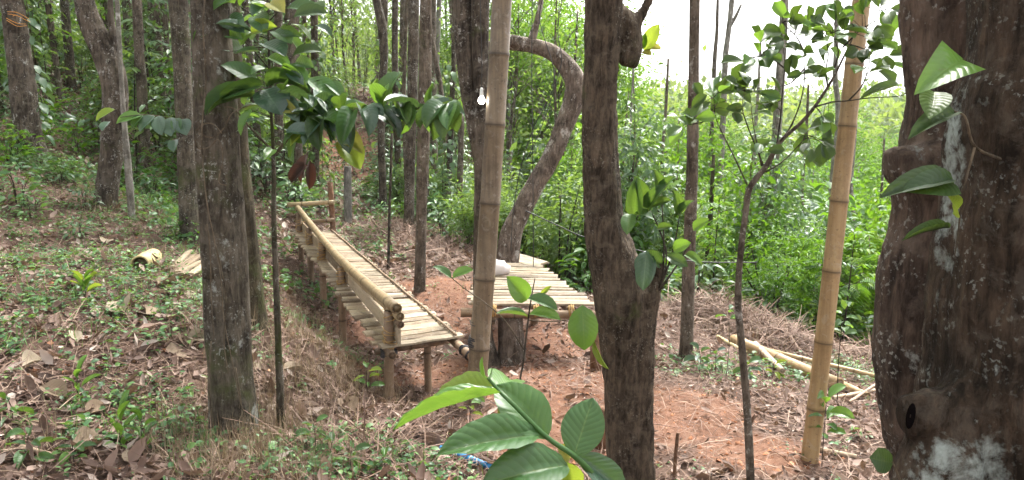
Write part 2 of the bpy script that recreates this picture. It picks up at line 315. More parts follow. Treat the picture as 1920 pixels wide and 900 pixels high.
# ------------------------------------------------------------------ mesh helpers
def mk(name, V, F, material, parent=None, smooth=True, uv=None, attrs=None, me=None):
    if me is None: me = mesh(name, V, F, material, smooth, uv, attrs)
    o = bpy.data.objects.new(name, me); COL.objects.link(o)
    if parent is not None: o.parent = parent
    return o
def mesh(name, V, F, material, smooth=True, uv=None, attrs=None):
    me = bpy.data.meshes.new(name)
    V = np.asarray(V, np.float32)
    if isinstance(F, np.ndarray):
        k = F.shape[1]; n = len(F)
        me.vertices.add(len(V)); me.vertices.foreach_set('co', V.ravel())
        me.loops.add(n * k); me.loops.foreach_set('vertex_index', F.astype(np.int32).ravel())
        me.polygons.add(n); me.polygons.foreach_set('loop_start', np.arange(0, n * k, k, dtype=np.int32))
        me.update(calc_edges=True)
    else:
        me.from_pydata([tuple(map(float, v)) for v in V], [], F)
    if attrs:
        for an, av in attrs.items():
            a = me.attributes.new(an, 'FLOAT', 'POINT'); a.data.foreach_set('value', np.asarray(av, np.float32))
    if uv is not None:
        l = me.uv_layers.new(name='UVMap'); li = np.empty(len(me.loops), np.int32); me.loops.foreach_get('vertex_index', li)
        l.data.foreach_set('uv', np.asarray(uv, np.float32)[li].ravel())
    if smooth: me.polygons.foreach_set('use_smooth', np.ones(len(me.polygons), bool))
    me.materials.append(M[material] if isinstance(material, str) else material)
    me.validate(); me.update()
    return me
def adopt(o, parent):                   # make o a sub-part of a part without moving it
    o.parent = parent; o.matrix_parent_inverse = parent.matrix_basis.inverted(); return o
def empty(name, loc, label=None, cat=None, group=None):
    o = bpy.data.objects.new(name, None); COL.objects.link(o); o.location = loc; o.empty_display_size = 0.1
    return tag(o, label, cat, group)
def tag(o, label=None, cat=None, group=None, kind=None):
    if label: o['label'] = label
    if cat: o['category'] = cat
    if group: o['group'] = group
    if kind: o['kind'] = kind
    return o
def join(*parts):                       # (V,F) lists merged
    V, F, n = [], [], 0
    for v, f in parts:
        V.append(np.asarray(v, float)); F += [tuple(i + n for i in q) for q in f]; n += len(v)
    return np.concatenate(V), F

def catmull(P, n):
    P = np.asarray(P, float)
    if len(P) < 3:
        t = np.linspace(0, 1, n * (len(P) - 1) + 1)[:, None]; return P[0] + (P[-1] - P[0]) * t
    Q = np.concatenate([[2 * P[0] - P[1]], P, [2 * P[-1] - P[-2]]]); out = []
    for i in range(1, len(Q) - 2):
        p0, p1, p2, p3 = Q[i - 1:i + 3]
        for t in np.linspace(0, 1, n, endpoint=False):
            out.append(0.5 * (2 * p1 + (p2 - p0) * t + (2 * p0 - 5 * p1 + 4 * p2 - p3) * t * t + (3 * p1 - p0 - 3 * p2 + p3) * t ** 3))
    out.append(P[-1]); return np.array(out)
def frames(P):
    T = np.gradient(P, axis=0); T /= np.linalg.norm(T, axis=1, keepdims=True) + 1e-12
    a = np.array([1.0, 0, 0]) if abs(T[0][0]) < 0.8 else np.array([0, 1.0, 0])
    X = np.empty_like(P); Y = np.empty_like(P); x = a - T[0] * a.dot(T[0]); x /= np.linalg.norm(x)
    for i in range(len(P)):
        x = x - T[i] * x.dot(T[i]); x /= np.linalg.norm(x) + 1e-12; X[i] = x; Y[i] = np.cross(T[i], x)
    return X, Y
def tube(pts, rad, n=6, seg=10, rough=0.0, freq=3.0, seed=0.0, caps=True, lobes=0.0):
    """pts with one radius each -> smooth tapered tube as (V, F)"""
    C = catmull(np.concatenate([np.asarray(pts, float), np.asarray(rad, float)[:, None]], 1), n)
    P, r = C[:, :3], np.maximum(C[:, 3], 0.0003)
    X, Y = frames(P); th = np.linspace(0, 2 * np.pi, seg, endpoint=False)
    c, s = np.cos(th), np.sin(th)
    rr = np.repeat(r[:, None], seg, 1)
    if rough or lobes:
        for i in range(len(P)):
            for j in range(seg):
                q = Vector((c[j] * 1.2 + seed, s[j] * 1.2 - seed, 0)) ; q.z = 0
                z = float(P[i][2] + P[i][0] * 0.5 + P[i][1] * 0.3)
                k = mnoise.noise(Vector((q.x, q.y, z * freq + seed * 3.1))) + 0.5 * mnoise.noise(Vector((q.x * 2.7, q.y * 2.7, z * freq * 2.5 + seed)))
                rr[i, j] *= 1 + rough * k + lobes * mnoise.noise(Vector((c[j] * 1.6 + seed * 2, s[j] * 1.6, z * freq * 0.25)))
    V = (P[:, None, :] + X[:, None, :] * (rr * c)[..., None] + Y[:, None, :] * (rr * s)[..., None]).reshape(-1, 3)
    F = []
    for i in range(len(P) - 1):
        for j in range(seg):
            k = (j + 1) % seg; F.append((i * seg + j, i * seg + k, (i + 1) * seg + k, (i + 1) * seg + j))
    if caps: F.append(tuple(range(seg - 1, -1, -1))); F.append(tuple((len(P) - 1) * seg + j for j in range(seg)))
    return V, F
def pole(L, r0, r1, node=0.32, seg=14, hollow=False, seed=0):
    """straight bamboo culm along +Z with swollen nodes; returns V, F, mark"""
    rs = random.Random(seed); zs = [(0.0, 1, 0.0)]; z = node * rs.uniform(0.3, 0.9)
    while z < L - 0.03:
        for dz, k, mk_ in ((-0.020, 1.0, 0.0), (-0.007, 1.035, 0.15), (-0.002, 1.085, 0.55), (0.003, 1.045, 0.95), (0.008, 1.065, 0.35), (0.022, 1.0, 0.0)):
            zs.append((z + dz, k, mk_))
        z += node * rs.uniform(0.88, 1.12)
    zs.append((L, 1, 0.0)); zs.sort()
    th = np.linspace(0, 2 * np.pi, seg, endpoint=False); V, mkk, F = [], [], []
    for z, k, mv in zs:
        r = (r0 + (r1 - r0) * z / L) * k
        for t in th: V.append((r * math.cos(t), r * math.sin(t), z)); mkk.append(mv)
    n = len(zs)
    for i in range(n - 1):
        for j in range(seg):
            k = (j + 1) % seg; F.append((i * seg + j, i * seg + k, (i + 1) * seg + k, (i + 1) * seg + j))
    for end, zz, r in ((0, 0.0, r0), (n - 1, L, r1)):     # hollow mouth: wall thickness, then a shallow plug, the shade inside put into its colour
        b = len(V); dz = (0.05 if end == 0 else -0.05) if hollow else (0.004 if end == 0 else -0.004)
        for t in th: V.append((r * 0.80 * math.cos(t), r * 0.80 * math.sin(t), zz)); mkk.append(0.15)
        for t in th: V.append((r * 0.74 * math.cos(t), r * 0.74 * math.sin(t), zz + dz)); mkk.append(1.0 if hollow else 0.45)
        for j in range(seg):
            k = (j + 1) % seg
            q1 = (end * seg + j, b + j, b + k, end * seg + k); q2 = (b + j, b + seg + j, b + seg + k, b + k)
            F += [q1, q2] if end == 0 else [q1[::-1], q2[::-1]]
        F.append(tuple(b + seg + j for j in (range(seg - 1, -1, -1) if end else range(seg))))
    return np.array(V), F, np.array(mkk)
def zrot(a, b):
    d = Vector(b) - Vector(a); return Matrix.Translation(Vector(a)) @ d.to_track_quat('Z', 'Y').to_matrix().to_4x4(), d.length
def pole_obj(name, a, b, r0, r1, material, parent=None, node=0.32, seed=0, seg=14, hollow=False):
    Mx, L = zrot(a, b); V, F, k = pole(L, r0, r1, node, seg, hollow, seed)
    o = mk(name, V, F, material, parent, attrs={'mark': k}); o.matrix_local = Mx
    return o
def pole_along(name, path, L, X, Y, r0, r1, material, parent, node=0.42, seed=0, seg=16):
    V, F, k = pole(L, r0, r1, node, seg, False, seed); X, Y = Vector(X), Vector(Y)
    W = [tuple(path(z / L) + X * x + Y * y) for x, y, z in V]
    return mk(name, W, [f[::-1] for f in F] if X.cross(Y).dot(path(1) - path(0)) < 0 else F, material, parent, attrs={'mark': k})
def lashing(name, c, axis, rad, parent, turns=3.5, pitch=0.012, wire=0.0035, material='twine', seg=5):
    """a cord wound round a pole"""
    axis = Vector(axis).normalized(); q = axis.to_track_quat('Z', 'Y')
    n = int(turns * 12); P = []
    for i in range(n + 1):
        t = i / 12 * 2 * math.pi; rr = rad * (1 + 0.08 * math.sin(i * 1.7))
        P.append(Vector(c) + q @ Vector((rr * math.cos(t), rr * math.sin(t), (i / n - 0.5) * turns * pitch + 0.004 * math.sin(i * 0.9))))
    V, F = tube([tuple(p) for p in P], [wire] * len(P), 1, seg)
    return mk(name, V, F, material, parent)

def fuse(o, voxel, amp, freq, attr=None, smooth=8, seed=0.0):
    """melt the overlapping limbs of one trunk into a single skin and roughen it"""
    r_ = o.modifiers.new('remesh', 'REMESH'); r_.mode = 'VOXEL'; r_.voxel_size = voxel
    s_ = o.modifiers.new('smooth', 'SMOOTH'); s_.factor = 0.5; s_.iterations = smooth
    bpy.context.view_layer.update(); me = bpy.data.meshes.new_from_object(o.evaluated_get(bpy.context.evaluated_depsgraph_get()))
    o.modifiers.clear(); old = o.data; o.data = me; me.name = old.name
    n = len(me.vertices); co = np.empty(n * 3, np.float32); me.vertices.foreach_get('co', co); co = co.reshape(-1, 3)
    no = np.empty(n * 3, np.float32); me.vertices.foreach_get('normal', no); no = no.reshape(-1, 3)
    dsp = np.array([mnoise.noise(Vector((p[0] * freq, p[1] * freq, p[2] * freq * .45 + seed))) + .55 * mnoise.noise(Vector((p[0] * freq * 2.7, p[1] * freq * 2.7, p[2] * freq * 1.6))) + .35 * mnoise.noise(Vector((p[0] * freq * .8, p[1] * freq * .8, p[2] * freq * 3.4 + 9))) for p in co.tolist()], np.float32)
    co = co + no * (dsp * amp)[:, None]; me.vertices.foreach_set('co', co.ravel())
    if attr:
        an, fn = attr; old_a = me.attributes.get(an)
        if old_a: me.attributes.remove(old_a)
        q = me.attributes.new(an, 'FLOAT', 'POINT'); q.data.foreach_set('value', fn(co).astype(np.float32))
    me.polygons.foreach_set('use_smooth', np.ones(len(me.polygons), bool))
    if not me.materials: me.materials.append(old.materials[0])
    me.update(); return o
# ------------------------------------------------------------------ leaves in bulk
T4 = (np.array([(0, 0, 0), (0.45, 0.5, 0.10), (1, 0, -0.10), (0.45, -0.5, 0.10)]), np.array([(0, 2, 1), (0, 3, 2)]))
T7 = (np.array([(0.5, 0, 0.03), (0, 0, 0), (0.27, 0.42, 0.09), (0.68, 0.40, 0.05), (1, 0, -0.16), (0.68, -0.40, 0.05), (0.27, -0.42, 0.09)]),
      np.array([(0, 2, 1), (0, 3, 2), (0, 4, 3), (0, 5, 4), (0, 6, 5), (0, 1, 6)]))
TCURL = (np.array([(0.5, 0, -0.04), (0, 0, 0.06), (0.27, 0.42, 0.16), (0.70, 0.36, 0.10), (1, 0, 0.14), (0.66, -0.40, 0.16), (0.25, -0.38, 0.06)]), T7[1])
TSTRAW = (np.array([(0, -.5, 0), (0, .5, 0), (0.5, -.5, 0.06), (0.5, .5, 0.06), (1, -.2, 0), (1, .2, 0)]), np.array([(0, 2, 1), (1, 2, 3), (2, 4, 3), (3, 4, 5)]))
TBLADE = (np.array([(0, -.5, 0), (0, .5, 0), (0.45, -.45, 0.02), (0.45, .45, 0.02), (0.8, -.3, -0.08), (0.8, .3, -0.08), (1.0, 0, -0.28)]),
          np.array([(0, 2, 1), (1, 2, 3), (2, 4, 3), (3, 4, 5), (4, 6, 5)]))
def unit(a): return a / (np.linalg.norm(a, axis=-1, keepdims=True) + 1e-9)
def bulk(pos, dirs, nrm, L, W, T):
    pos, dirs, nrm = np.asarray(pos, float), unit(np.asarray(dirs, float)), np.asarray(nrm, float)
    nrm = unit(nrm - dirs * (nrm * dirs).sum(-1, keepdims=True)); y = np.cross(nrm, dirs)
    n, k = len(pos), len(T[0]); tv = T[0]
    L = np.broadcast_to(L, (n,))[:, None, None]; W = np.broadcast_to(W, (n,))[:, None, None]
    V = pos[:, None, :] + L * tv[None, :, 0:1] * dirs[:, None, :] + W * tv[None, :, 1:2] * y[:, None, :] + L * tv[None, :, 2:3] * nrm[:, None, :]
    F = (T[1][None] + (np.arange(n) * k)[:, None, None]).reshape(-1, 3)
    return V.reshape(-1, 3), F
def bulk_mesh(name, batches, material, smooth=False, rnds=None):
    V, F, A, n = [], [], [], 0
    for i, (v, f, k) in enumerate(batches):
        V.append(v); F.append(f + n); n += len(v); A.append(np.repeat(rng.random(len(v) // k) if rnds is None else rnds[i], k))
    return mesh(name, np.concatenate(V), np.concatenate(F), material, smooth, attrs={'rnd': np.concatenate(A)})
def rdir(n):
    return unit(rng.normal(size=(n, 3)))

# ------------------------------------------------------------------ single leaves (one object each, shared meshes)
def leafgrid(kind, nu, nv, droop, fold, ripple, twist, seed):
    rs = random.Random(seed); t = np.linspace(0, 1, nu + 1); s = np.linspace(-1, 1, nv + 1)
    if kind == 'coffee': w = t ** 0.75 * (1 - t) ** 0.85
    elif kind == 'round': w = t ** 0.75 * (1 - t) ** 0.42
    elif kind == 'heart': w = np.minimum(1, (t + 0.02) * 9) ** 0.5 * (1 - t) ** 0.7
    else: w = t ** 0.5 * (1 - t) ** 0.6
    w = 0.5 * w / w.max(); w[-1] = 0.004; w[0] = 0.012
    V, UV = [], []
    for i, tt in enumerate(t):
        ang = droop * tt; x = math.sin(ang) / droop if abs(droop) > 1e-3 else tt
        z = -(1 - math.cos(ang)) / droop if abs(droop) > 1e-3 else 0.0
        tw = twist * tt
        for sv in s:
            y = w[i] * sv
            zz = fold * abs(sv) * w[i] * 2 - fold * 0.9 * (sv * sv) * w[i] + ripple * math.sin(2 * math.pi * (5.0 * tt - 1.1 * abs(sv))) * abs(sv) ** 0.7
            if kind == 'dry': zz += 0.07 * mnoise.noise(Vector((tt * 3 + seed, sv * 1.5, seed))) + 0.06 * sv * sv
            else: zz += 0.02 * mnoise.noise(Vector((tt * 4 + seed, sv, seed)))
            y2 = y * math.cos(tw) - zz * math.sin(tw); z2 = y * math.sin(tw) + zz * math.cos(tw)
            V.append((x + z2 * math.sin(ang), y2, z + z2 * math.cos(ang))); UV.append((tt, sv * 0.5 + 0.5))
    F = [(i * (nv + 1) + j, (i + 1) * (nv + 1) + j, (i + 1) * (nv + 1) + j + 1, i * (nv + 1) + j + 1) for i in range(nu) for j in range(nv)]
    return np.array(V), F, np.array(UV)
LV = {'hiA': ('coffee', 16, 8, 0.35, 0.25, 0.010, 0.1, 1), 'hiB': ('coffee', 16, 8, 1.0, 0.45, 0.010, 0.15, 2), 'hiC': ('coffee', 16, 8, 0.15, 0.12, 0.008, -0.1, 3),
      'A': ('coffee', 7, 4, 0.4, 0.3, 0.010, 0.15, 4), 'B': ('coffee', 7, 4, 1.0, 0.5, 0.012, -0.2, 5), 'C': ('coffee', 7, 4, 0.7, 0.2, 0.012, 0.3, 6), 'D': ('coffee', 7, 4, -0.3, 0.3, 0.010, 0.0, 7),
      'R': ('round', 5, 4, 0.4, 0.25, 0.0, 0.2, 8), 'S': ('round', 5, 4, 0.1, 0.4, 0.0, -0.2, 9), 'H': ('heart', 6, 4, 0.6, 0.25, 0.01, 0.1, 10),
      'dryA': ('dry', 6, 4, -0.4, 0.4, 0.02, 0.3, 11), 'dryB': ('dry', 6, 4, 0.4, -0.3, 0.03, -0.3, 12), 'dryC': ('dry', 6, 4, -0.9, 0.7, 0.02, 0.5, 13)}
_lc = {}
def leafmesh(v, material):
    if (v, material) not in _lc:
        V, F, UV = leafgrid(*LV[v]); _lc[(v, material)] = mesh('leaf', V, F, material, True, UV)
    return _lc[(v, material)]
def leaf(parent, base, tip, wr, nrm, v='A', material='leaf_coffee', name='leaf'):
    """a leaf from base to tip (world); wr = width / length; nrm = way the upper face looks"""
    base, tip = Vector(base), Vector(tip); x = tip - base; L = x.length; x.normalize()
    n = Vector(nrm); n = n - x * n.dot(x)
    if n.length < 1e-4: n = x.orthogonal()
    n.normalize(); y = n.cross(x)
    droop = LV[v][3]                      # rotate up so that the arched tip still ends at tip
    if abs(droop) > 1e-3:
        cx = math.sin(droop) / droop; cz = -(1 - math.cos(droop)) / droop; a = math.atan2(-cz, cx); k = math.hypot(cx, cz)
        x2 = x * math.cos(a) + n * math.sin(a); n = n * math.cos(a) - x * math.sin(a); x = x2; L /= k
    mx = Matrix(((x.x * L, y.x * L * wr, n.x * L, base.x), (x.y * L, y.y * L * wr, n.y * L, base.y), (x.z * L, y.z * L * wr, n.z * L, base.z), (0, 0, 0, 1)))
    o = bpy.data.objects.new(name, leafmesh(v, material)); COL.objects.link(o)
    if parent is not None:
        o.parent = parent; mx = Matrix.Translation(-Vector(parent.location)) @ mx
    o.matrix_local = mx
    return o
def tocam(p, up=0.6):
    d = (CAM - Vector(p)).normalized(); return (d * (1 - up) + Vector((0, 0, 1)) * up)

# ------------------------------------------------------------------ the ground
def axis(lo, a, b, hi, step, grow):
    c = list(np.arange(a, b + 1e-6, step)); s = step; x = b
    while x < hi: s *= grow; x += s; c.append(x)
    s = step; x = a
    while x > lo: s *= grow; x -= s; c.insert(0, x)
    return np.array(c)
gx = axis(-420, -7, 7, 420, 0.085, 1.13); gy = axis(-60, 2.0, 13, 600, 0.085, 1.10)
RED = [(760, 600, .8), (980, 650, .7), (860, 700, .5), (1050, 720, .8), (1260, 770, .55), (1120, 790, .5), (830, 540, .9), (1420, 850, .35), (1000, 820, .5), (700, 700, .35)]
REDP = [(*hit(a, b)[:2], r) for a, b, r in RED] + [(*hit(655, 322)[:2], 2.0)]
def redness(x, y):
    r = np.zeros_like(x)
    for a, b, k in REDP: r = np.maximum(r, np.exp(-(((x - a) ** 2 + (y - b) ** 2) / (k * k)) ** 1.5))
    return r
GREEN = [(150, 505, .75), (300, 545, .65), (220, 520, .6), (70, 560, .35), (350, 575, .35), (120, 330, .9), (260, 420, .8), (330, 400, .6), (1310, 690, .30), (1600, 700, .35), (700, 860, .3), (600, 870, .3),
         (250, 800, .30), (40, 640, .25), (690, 480, .4), (160, 290, 1.4), (40, 420, .6), (330, 470, .4), (420, 520, .4), (290, 360, .7), (640, 660, .2), (1470, 700, .3), (340, 830, .3), (560, 610, .2)]
GREENP = [(*hit(a, b)[:2], r) for a, b, r in GREEN]
def greenness(x, y):
    r = np.zeros_like(x)
    for a, b, k in GREENP: r = np.maximum(r, np.exp(-((x - a) ** 2 + (y - b) ** 2) / (k * k)))
    return r
XX, YY = np.meshgrid(gx, gy); ZZ = G(XX, YY)
nx, ny = len(gx), len(gy)
idx = np.arange(nx * ny).reshape(ny, nx)
F = np.stack([idx[:-1, :-1], idx[:-1, 1:], idx[1:, 1:], idx[1:, :-1]], -1).reshape(-1, 4)
ground = mk('ground', np.stack([XX, YY, ZZ], -1).reshape(-1, 3), F, 'earth', attrs={'red': redness(XX.ravel(), YY.ravel())})
tag(ground, kind='structure')

# ------------------------------------------------------------------ litter, straw, weeds (uncountable: one object each)
def spots(n, y0, y1, side=0.78, p=1.0):
    u = rng.random(n); y = y0 + (y1 - y0) * u ** p; x = (rng.random(n) * 2 - 1) * (side * y + 0.6)
    return x, y
def lay(x, y, tilt, zoff=0.0):
    n = GN(x, y); n = unit(n + rng.normal(size=(len(x), 3)) * tilt[:, None] if np.ndim(tilt) else n + rng.normal(size=(len(x), 3)) * tilt)
    d = rng.normal(size=(len(x), 3)); d = unit(d - n * (d * n).sum(-1, keepdims=True))
    return np.stack([x, y, G(x, y) + zoff], -1), d, n
def clumpy(x, y, f, seed):
    return np.array([mnoise.noise(Vector((a * f + seed, b * f - seed, seed))) for a, b in zip(x, y)])

x, y = spots(80000, 2.3, 13.5, p=1.1)
keep = rng.random(len(x)) < np.clip(0.9 - 0.84 * redness(x, y) - 0.35 * greenness(x, y) - 0.25 * (x > 0.6) + 0.5 * clumpy(x, y, 1.4, 3.0), 0.03, 1)
x, y = x[keep], y[keep]
p, d, n = lay(x, y, 0.45, rng.random(len(x)) * 0.03)
L = rng.lognormal(-3.15, 0.5, len(x)).clip(0.014, 0.13)
v, f = bulk(p, d, n, L, L * rng.uniform(0.35, 0.6, len(x)), TCURL)
tag(mk('leaf_litter', None, None, None, me=bulk_mesh('leaf_litter', [(v, f, 7)], 'litter')), 'fallen brown leaves carpeting the forest floor', 'leaf litter', kind='stuff')

x, y = spots(85000, 2.4, 13.0, p=1.1)
keep = rng.random(len(x)) < np.clip(0.55 - 0.35 * redness(x, y) - 0.3 * greenness(x, y) + 0.25 * (x > 0.4) * (x < 6) + 0.6 * clumpy(x, y, 1.1, 9.0), 0.12, 1)
x, y = x[keep], y[keep]
p, d, n = lay(x, y, 0.30, 0.004 + rng.random(len(x)) * 0.035)
L = rng.lognormal(-2.1, 0.45, len(x)).clip(0.04, 0.32)
v, f = bulk(p, d, n, L, rng.uniform(0.002, 0.005, len(x)), TSTRAW)
tag(mk('dry_straw', None, None, None, me=bulk_mesh('dry_straw', [(v, f, 6)], 'straw')), 'dry straw and thin twigs strewn over the reddish ground', 'straw', kind='stuff')

y = rng.uniform(9.5, 26, 26000); x = rng.uniform(-.8, .12, len(y)) * y
p, d, n = lay(x, y, 0.4, rng.random(len(x)) * 0.04); L = rng.uniform(0.06, 0.16, len(x)); v, f = bulk(p, d, n, L, L * 0.5, TCURL)
v2, f2 = v, f
y = rng.uniform(7.5, 24, 30000); x = rng.uniform(-.8, -.16, len(y)) * y
k = clumpy(x, y, .6, 2.0) > -.12; x, y = x[k], y[k]; p, d, n = lay(x, y, 0.5, rng.random(len(x)) * 0.16); L = rng.uniform(0.03, 0.09, len(x)); v3, f3 = bulk(p, d, n, L, L * 0.55, T7)
tag(mk('slope_litter', None, None, None, me=bulk_mesh('slope_litter', [(v2, f2, 7)], 'litter')), 'fallen leaves on the shaded slope behind the bench', 'leaf litter', kind='stuff')
tag(mk('ground_cover', None, None, None, me=bulk_mesh('ground_cover', [(v3, f3, 7)], 'weed')), 'small green ground cover between the trunks on the left slope', 'ground cover', kind='stuff')
def crumbs(n):                          # soil crumbs
    x, y = spots(n, 2.6, 11.0, p=1.1)
    k = rng.random(len(x)) < 0.15 + 0.85 * redness(x, y); x, y = x[k], y[k]
    T = (np.array([(0.5, 0, 0), (-.5, 0, 0), (0, .5, 0), (0, -.5, 0), (0, 0, .5)]), np.array([(0, 2, 4), (2, 1, 4), (1, 3, 4), (3, 0, 4)]))
    p, d, nn = lay(x, y, 0.5, 0.0); s = rng.lognormal(-4.2, 0.5, len(x)).clip(0.006, 0.05)
    v, f = bulk(p, d, nn, s, s * rng.uniform(0.6, 1.1, len(x)), T)
    m, t, nd, ln = mat('crumb'); at = nd('ShaderNodeAttribute', attribute_name='rnd')
    r = ramp(nd, [(0, (0.12, 0.045, 0.022)), (0.7, (0.30, 0.13, 0.065)), (1, (0.40, 0.21, 0.13))]); ln(at.outputs['Fac'], r.inputs[0]); finish(nd, ln, r.outputs[0], 0.95)
    tag(mk('soil_crumbs', None, None, None, me=bulk_mesh('soil_crumbs', [(v, f, 5)], 'crumb')), 'crumbs of red soil on the trodden earth around the benches', 'soil', kind='stuff')
crumbs(26000)

# low weeds: rosettes of small leaves
x, y = spots(24000, 2.4, 14.0, p=1.0)
keep = rng.random(len(x)) < np.clip(greenness(x, y) * 1.1 + 0.012 * (x < -0.8) + 0.006 + 0.10 * np.clip(clumpy(x, y, 1.7, 5.0) - 0.1, 0, 1) * (1 - redness(x, y)), 0, 1)
x, y = x[keep], y[keep]; k = 9
bx, by = np.repeat(x, k) + rng.normal(size=len(x) * k) * 0.03, np.repeat(y, k) + rng.normal(size=len(x) * k) * 0.03
hgt = np.repeat(rng.uniform(0.01, 0.11, len(x)), k) * rng.random(len(bx))
az = rng.random(len(bx)) * 2 * np.pi
d = np.stack([np.cos(az), np.sin(az), rng.uniform(-0.1, 0.7, len(bx))], -1)
L = np.repeat(rng.uniform(0.014, 0.044, len(x)), k) * rng.uniform(0.7, 1.3, len(bx))
v, f = bulk(np.stack([bx, by, G(bx, by) + hgt + 0.005], -1), d, np.array([0, 0, 1.0]) + rng.normal(size=(len(bx), 3)) * 0.35, L, L * rng.uniform(0.4, 0.75, len(bx)), T7)
tag(mk('low_weeds', None, None, None, me=bulk_mesh('low_weeds', [(v, f, 7)], 'weed')), 'low green weeds growing in patches on the left bank', 'weeds', kind='stuff')

# grass blades, green and dry
def grass(name, cx, cy, per, spread, lo, hi, wd, material, label, cat, lean=0.5):
    cx, cy = np.asarray(cx), np.asarray(cy); n = len(cx) * per
    bx, by = np.repeat(cx, per) + rng.normal(size=n) * spread, np.repeat(cy, per) + rng.normal(size=n) * spread
    d = np.stack([rng.normal(size=n) * lean, rng.normal(size=n) * lean, np.ones(n)], -1)
    nn = np.stack([-d[:, 0], -d[:, 1], np.full(n, 0.15)], -1) * -1.0
    L = rng.uniform(lo, hi, n)
    v, f = bulk(np.stack([bx, by, G(bx, by) - 0.01], -1), d, nn + rng.normal(size=(n, 3)) * 0.1, L, rng.uniform(0.6, 1.3, n) * wd, TBLADE)
    return tag(mk(name, None, None, None, me=bulk_mesh(name, [(v, f, 7)], material)), label, cat, kind='stuff')
x, y = spots(2600, 2.4, 11.0); k = rng.random(len(x)) < greenness(x, y) * 0.6 + 0.012 * (x < 0); 
grass('green_grass', x[k], y[k], 9, 0.04, 0.05, 0.16, 0.004, 'weed', 'tufts of green grass among the weeds on the bank', 'grass', 0.55)
tx, ty = [], []
for a, b, r, q in [(560, 640, .35, 60), (600, 690, .35, 70), (640, 720, .3, 40), (430, 815, .18, 70), (500, 815, .15, 46), (470, 880, .18, 40), (400, 870, .15, 24), (540, 880, .2, 24), (560, 720, .3, 40), (540, 590, .3, 40),
                   (1340, 600, .4, 40), (1480, 640, .4, 30), (215, 390, .22, 40), (60, 300, .3, 30), (10, 880, .2, 20), (620, 880, .25, 30), (300, 640, .5, 14)]:
    h = hit(a, b); tx += list(h.x + rng.normal(size=q) * r); ty += list(h.y + rng.normal(size=q) * r)
grass('dry_grass', tx, ty, 9, 0.05, 0.06, 0.24, 0.0032, 'dry_grass', 'dry straw coloured grass standing on the bank and round the trunk bases', 'dry grass', 0.8)

# mulch heaps of pine-like straw on the right and by the benches
bt = []
for a, b, r, h0, q in [(1340, 585, .55, .18, 1700), (1470, 640, .45, .14, 1100), (1400, 610, .4, .10, 700), (730, 440, .8, .18, 1600), (820, 470, .6, .10, 700), (1650, 680, .5, .12, 500), (700, 860, .3, .03, 500)]:
    c = hit(a, b); x = c.x + rng.normal(size=q) * r * 0.6; y = c.y + rng.normal(size=q) * r * 0.6
    hh = h0 * np.exp(-((x - c.x) ** 2 + (y - c.y) ** 2) / (r * r)) * rng.random(q)
    p, d, n = lay(x, y, 0.35, hh); L = rng.uniform(0.1, 0.4, q); v, f = bulk(p, d, n, L, rng.uniform(0.004, 0.009, q), TSTRAW); bt.append((v, f, 6))
tag(mk('mulch_heaps', None, None, None, me=bulk_mesh('mulch_heaps', bt, 'straw')), 'heaps of dry brown mulch and stalks at the edge of the clearing', 'mulch', kind='stuff')

# ------------------------------------------------------------------ crowns, shrubs: prototype meshes
def lumps(n, rx, ry, rz, zc, seed):
    r_ = np.random.default_rng(seed); q = unit(r_.normal(size=(n, 3))) * (r_.random((n, 1)) ** 0.45)
    return q * np.array([rx, ry, rz]) + np.array([0, 0, zc])
def clump_leaves(C, per, sp, lo, hi, wr, T, upn=1.0, droop=0.2):
    n = len(C) * per; o = rng.normal(size=(n, 3)) * sp; pos = np.repeat(C, per, 0) + o
    d = unit(o) + rng.normal(size=(n, 3)) * 0.5; d[:, 2] = d[:, 2] * 0.5 - droop
    nn = np.array([0, 0, upn]) + rng.normal(size=(n, 3)) * 0.55 + unit(o) * 0.3
    L = rng.uniform(lo, hi, n)
    return (*bulk(pos, d, nn, L, L * wr, T), len(T[0]))
CROWN = []
for i in range(3):
    C = lumps(46, 2.6, 2.6, 1.5, 0.0, 50 + i)
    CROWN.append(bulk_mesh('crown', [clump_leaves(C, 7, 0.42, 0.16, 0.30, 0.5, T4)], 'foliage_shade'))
def stems(n, h, spread, r, seed):
    rs = random.Random(seed); parts = []
    for i in range(n):
        a = rs.uniform(0, 6.28); k = rs.uniform(0.3, 1) * spread; hh = h * rs.uniform(0.7, 1)
        parts.append(tube([(0.04 * math.cos(a), 0.04 * math.sin(a), -0.1), (k * .4 * math.cos(a), k * .4 * math.sin(a), hh * .5), (k * math.cos(a + .3), k * math.sin(a + .3), hh)], [r, r * .7, r * .25], 3, 5))
    return join(*parts)
PROTO = {}
def proto(kind, var, stem_vf, batches, fmat, smat='dark_twig'):
    V, F = stem_vf
    PROTO.setdefault(kind, []).append((mesh('stem', V, F, smat), bulk_mesh('foliage', batches, fmat)))
for i in range(3):      # fine leaved bush, 1 m tall unit
    C = lumps(44, .5, .5, .44, .54, 100 + i); proto('bush', i, stems(6, .8, .4, .012, i), [clump_leaves(C, (34, 22, 44)[i], (.075, .10, .07)[i], (.05, .09, .035)[i], (.09, .17, .07)[i], (.46, .5, .3)[i], T7)], 'foliage_sun')
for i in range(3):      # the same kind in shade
    C = lumps(55, .45, .45, .45, .52, 130 + i); proto('shade_bush', i, stems(6, .85, .35, .012, 10 + i), [clump_leaves(C, 30, .09, .04, .085, .48, T4)], 'foliage_shade')
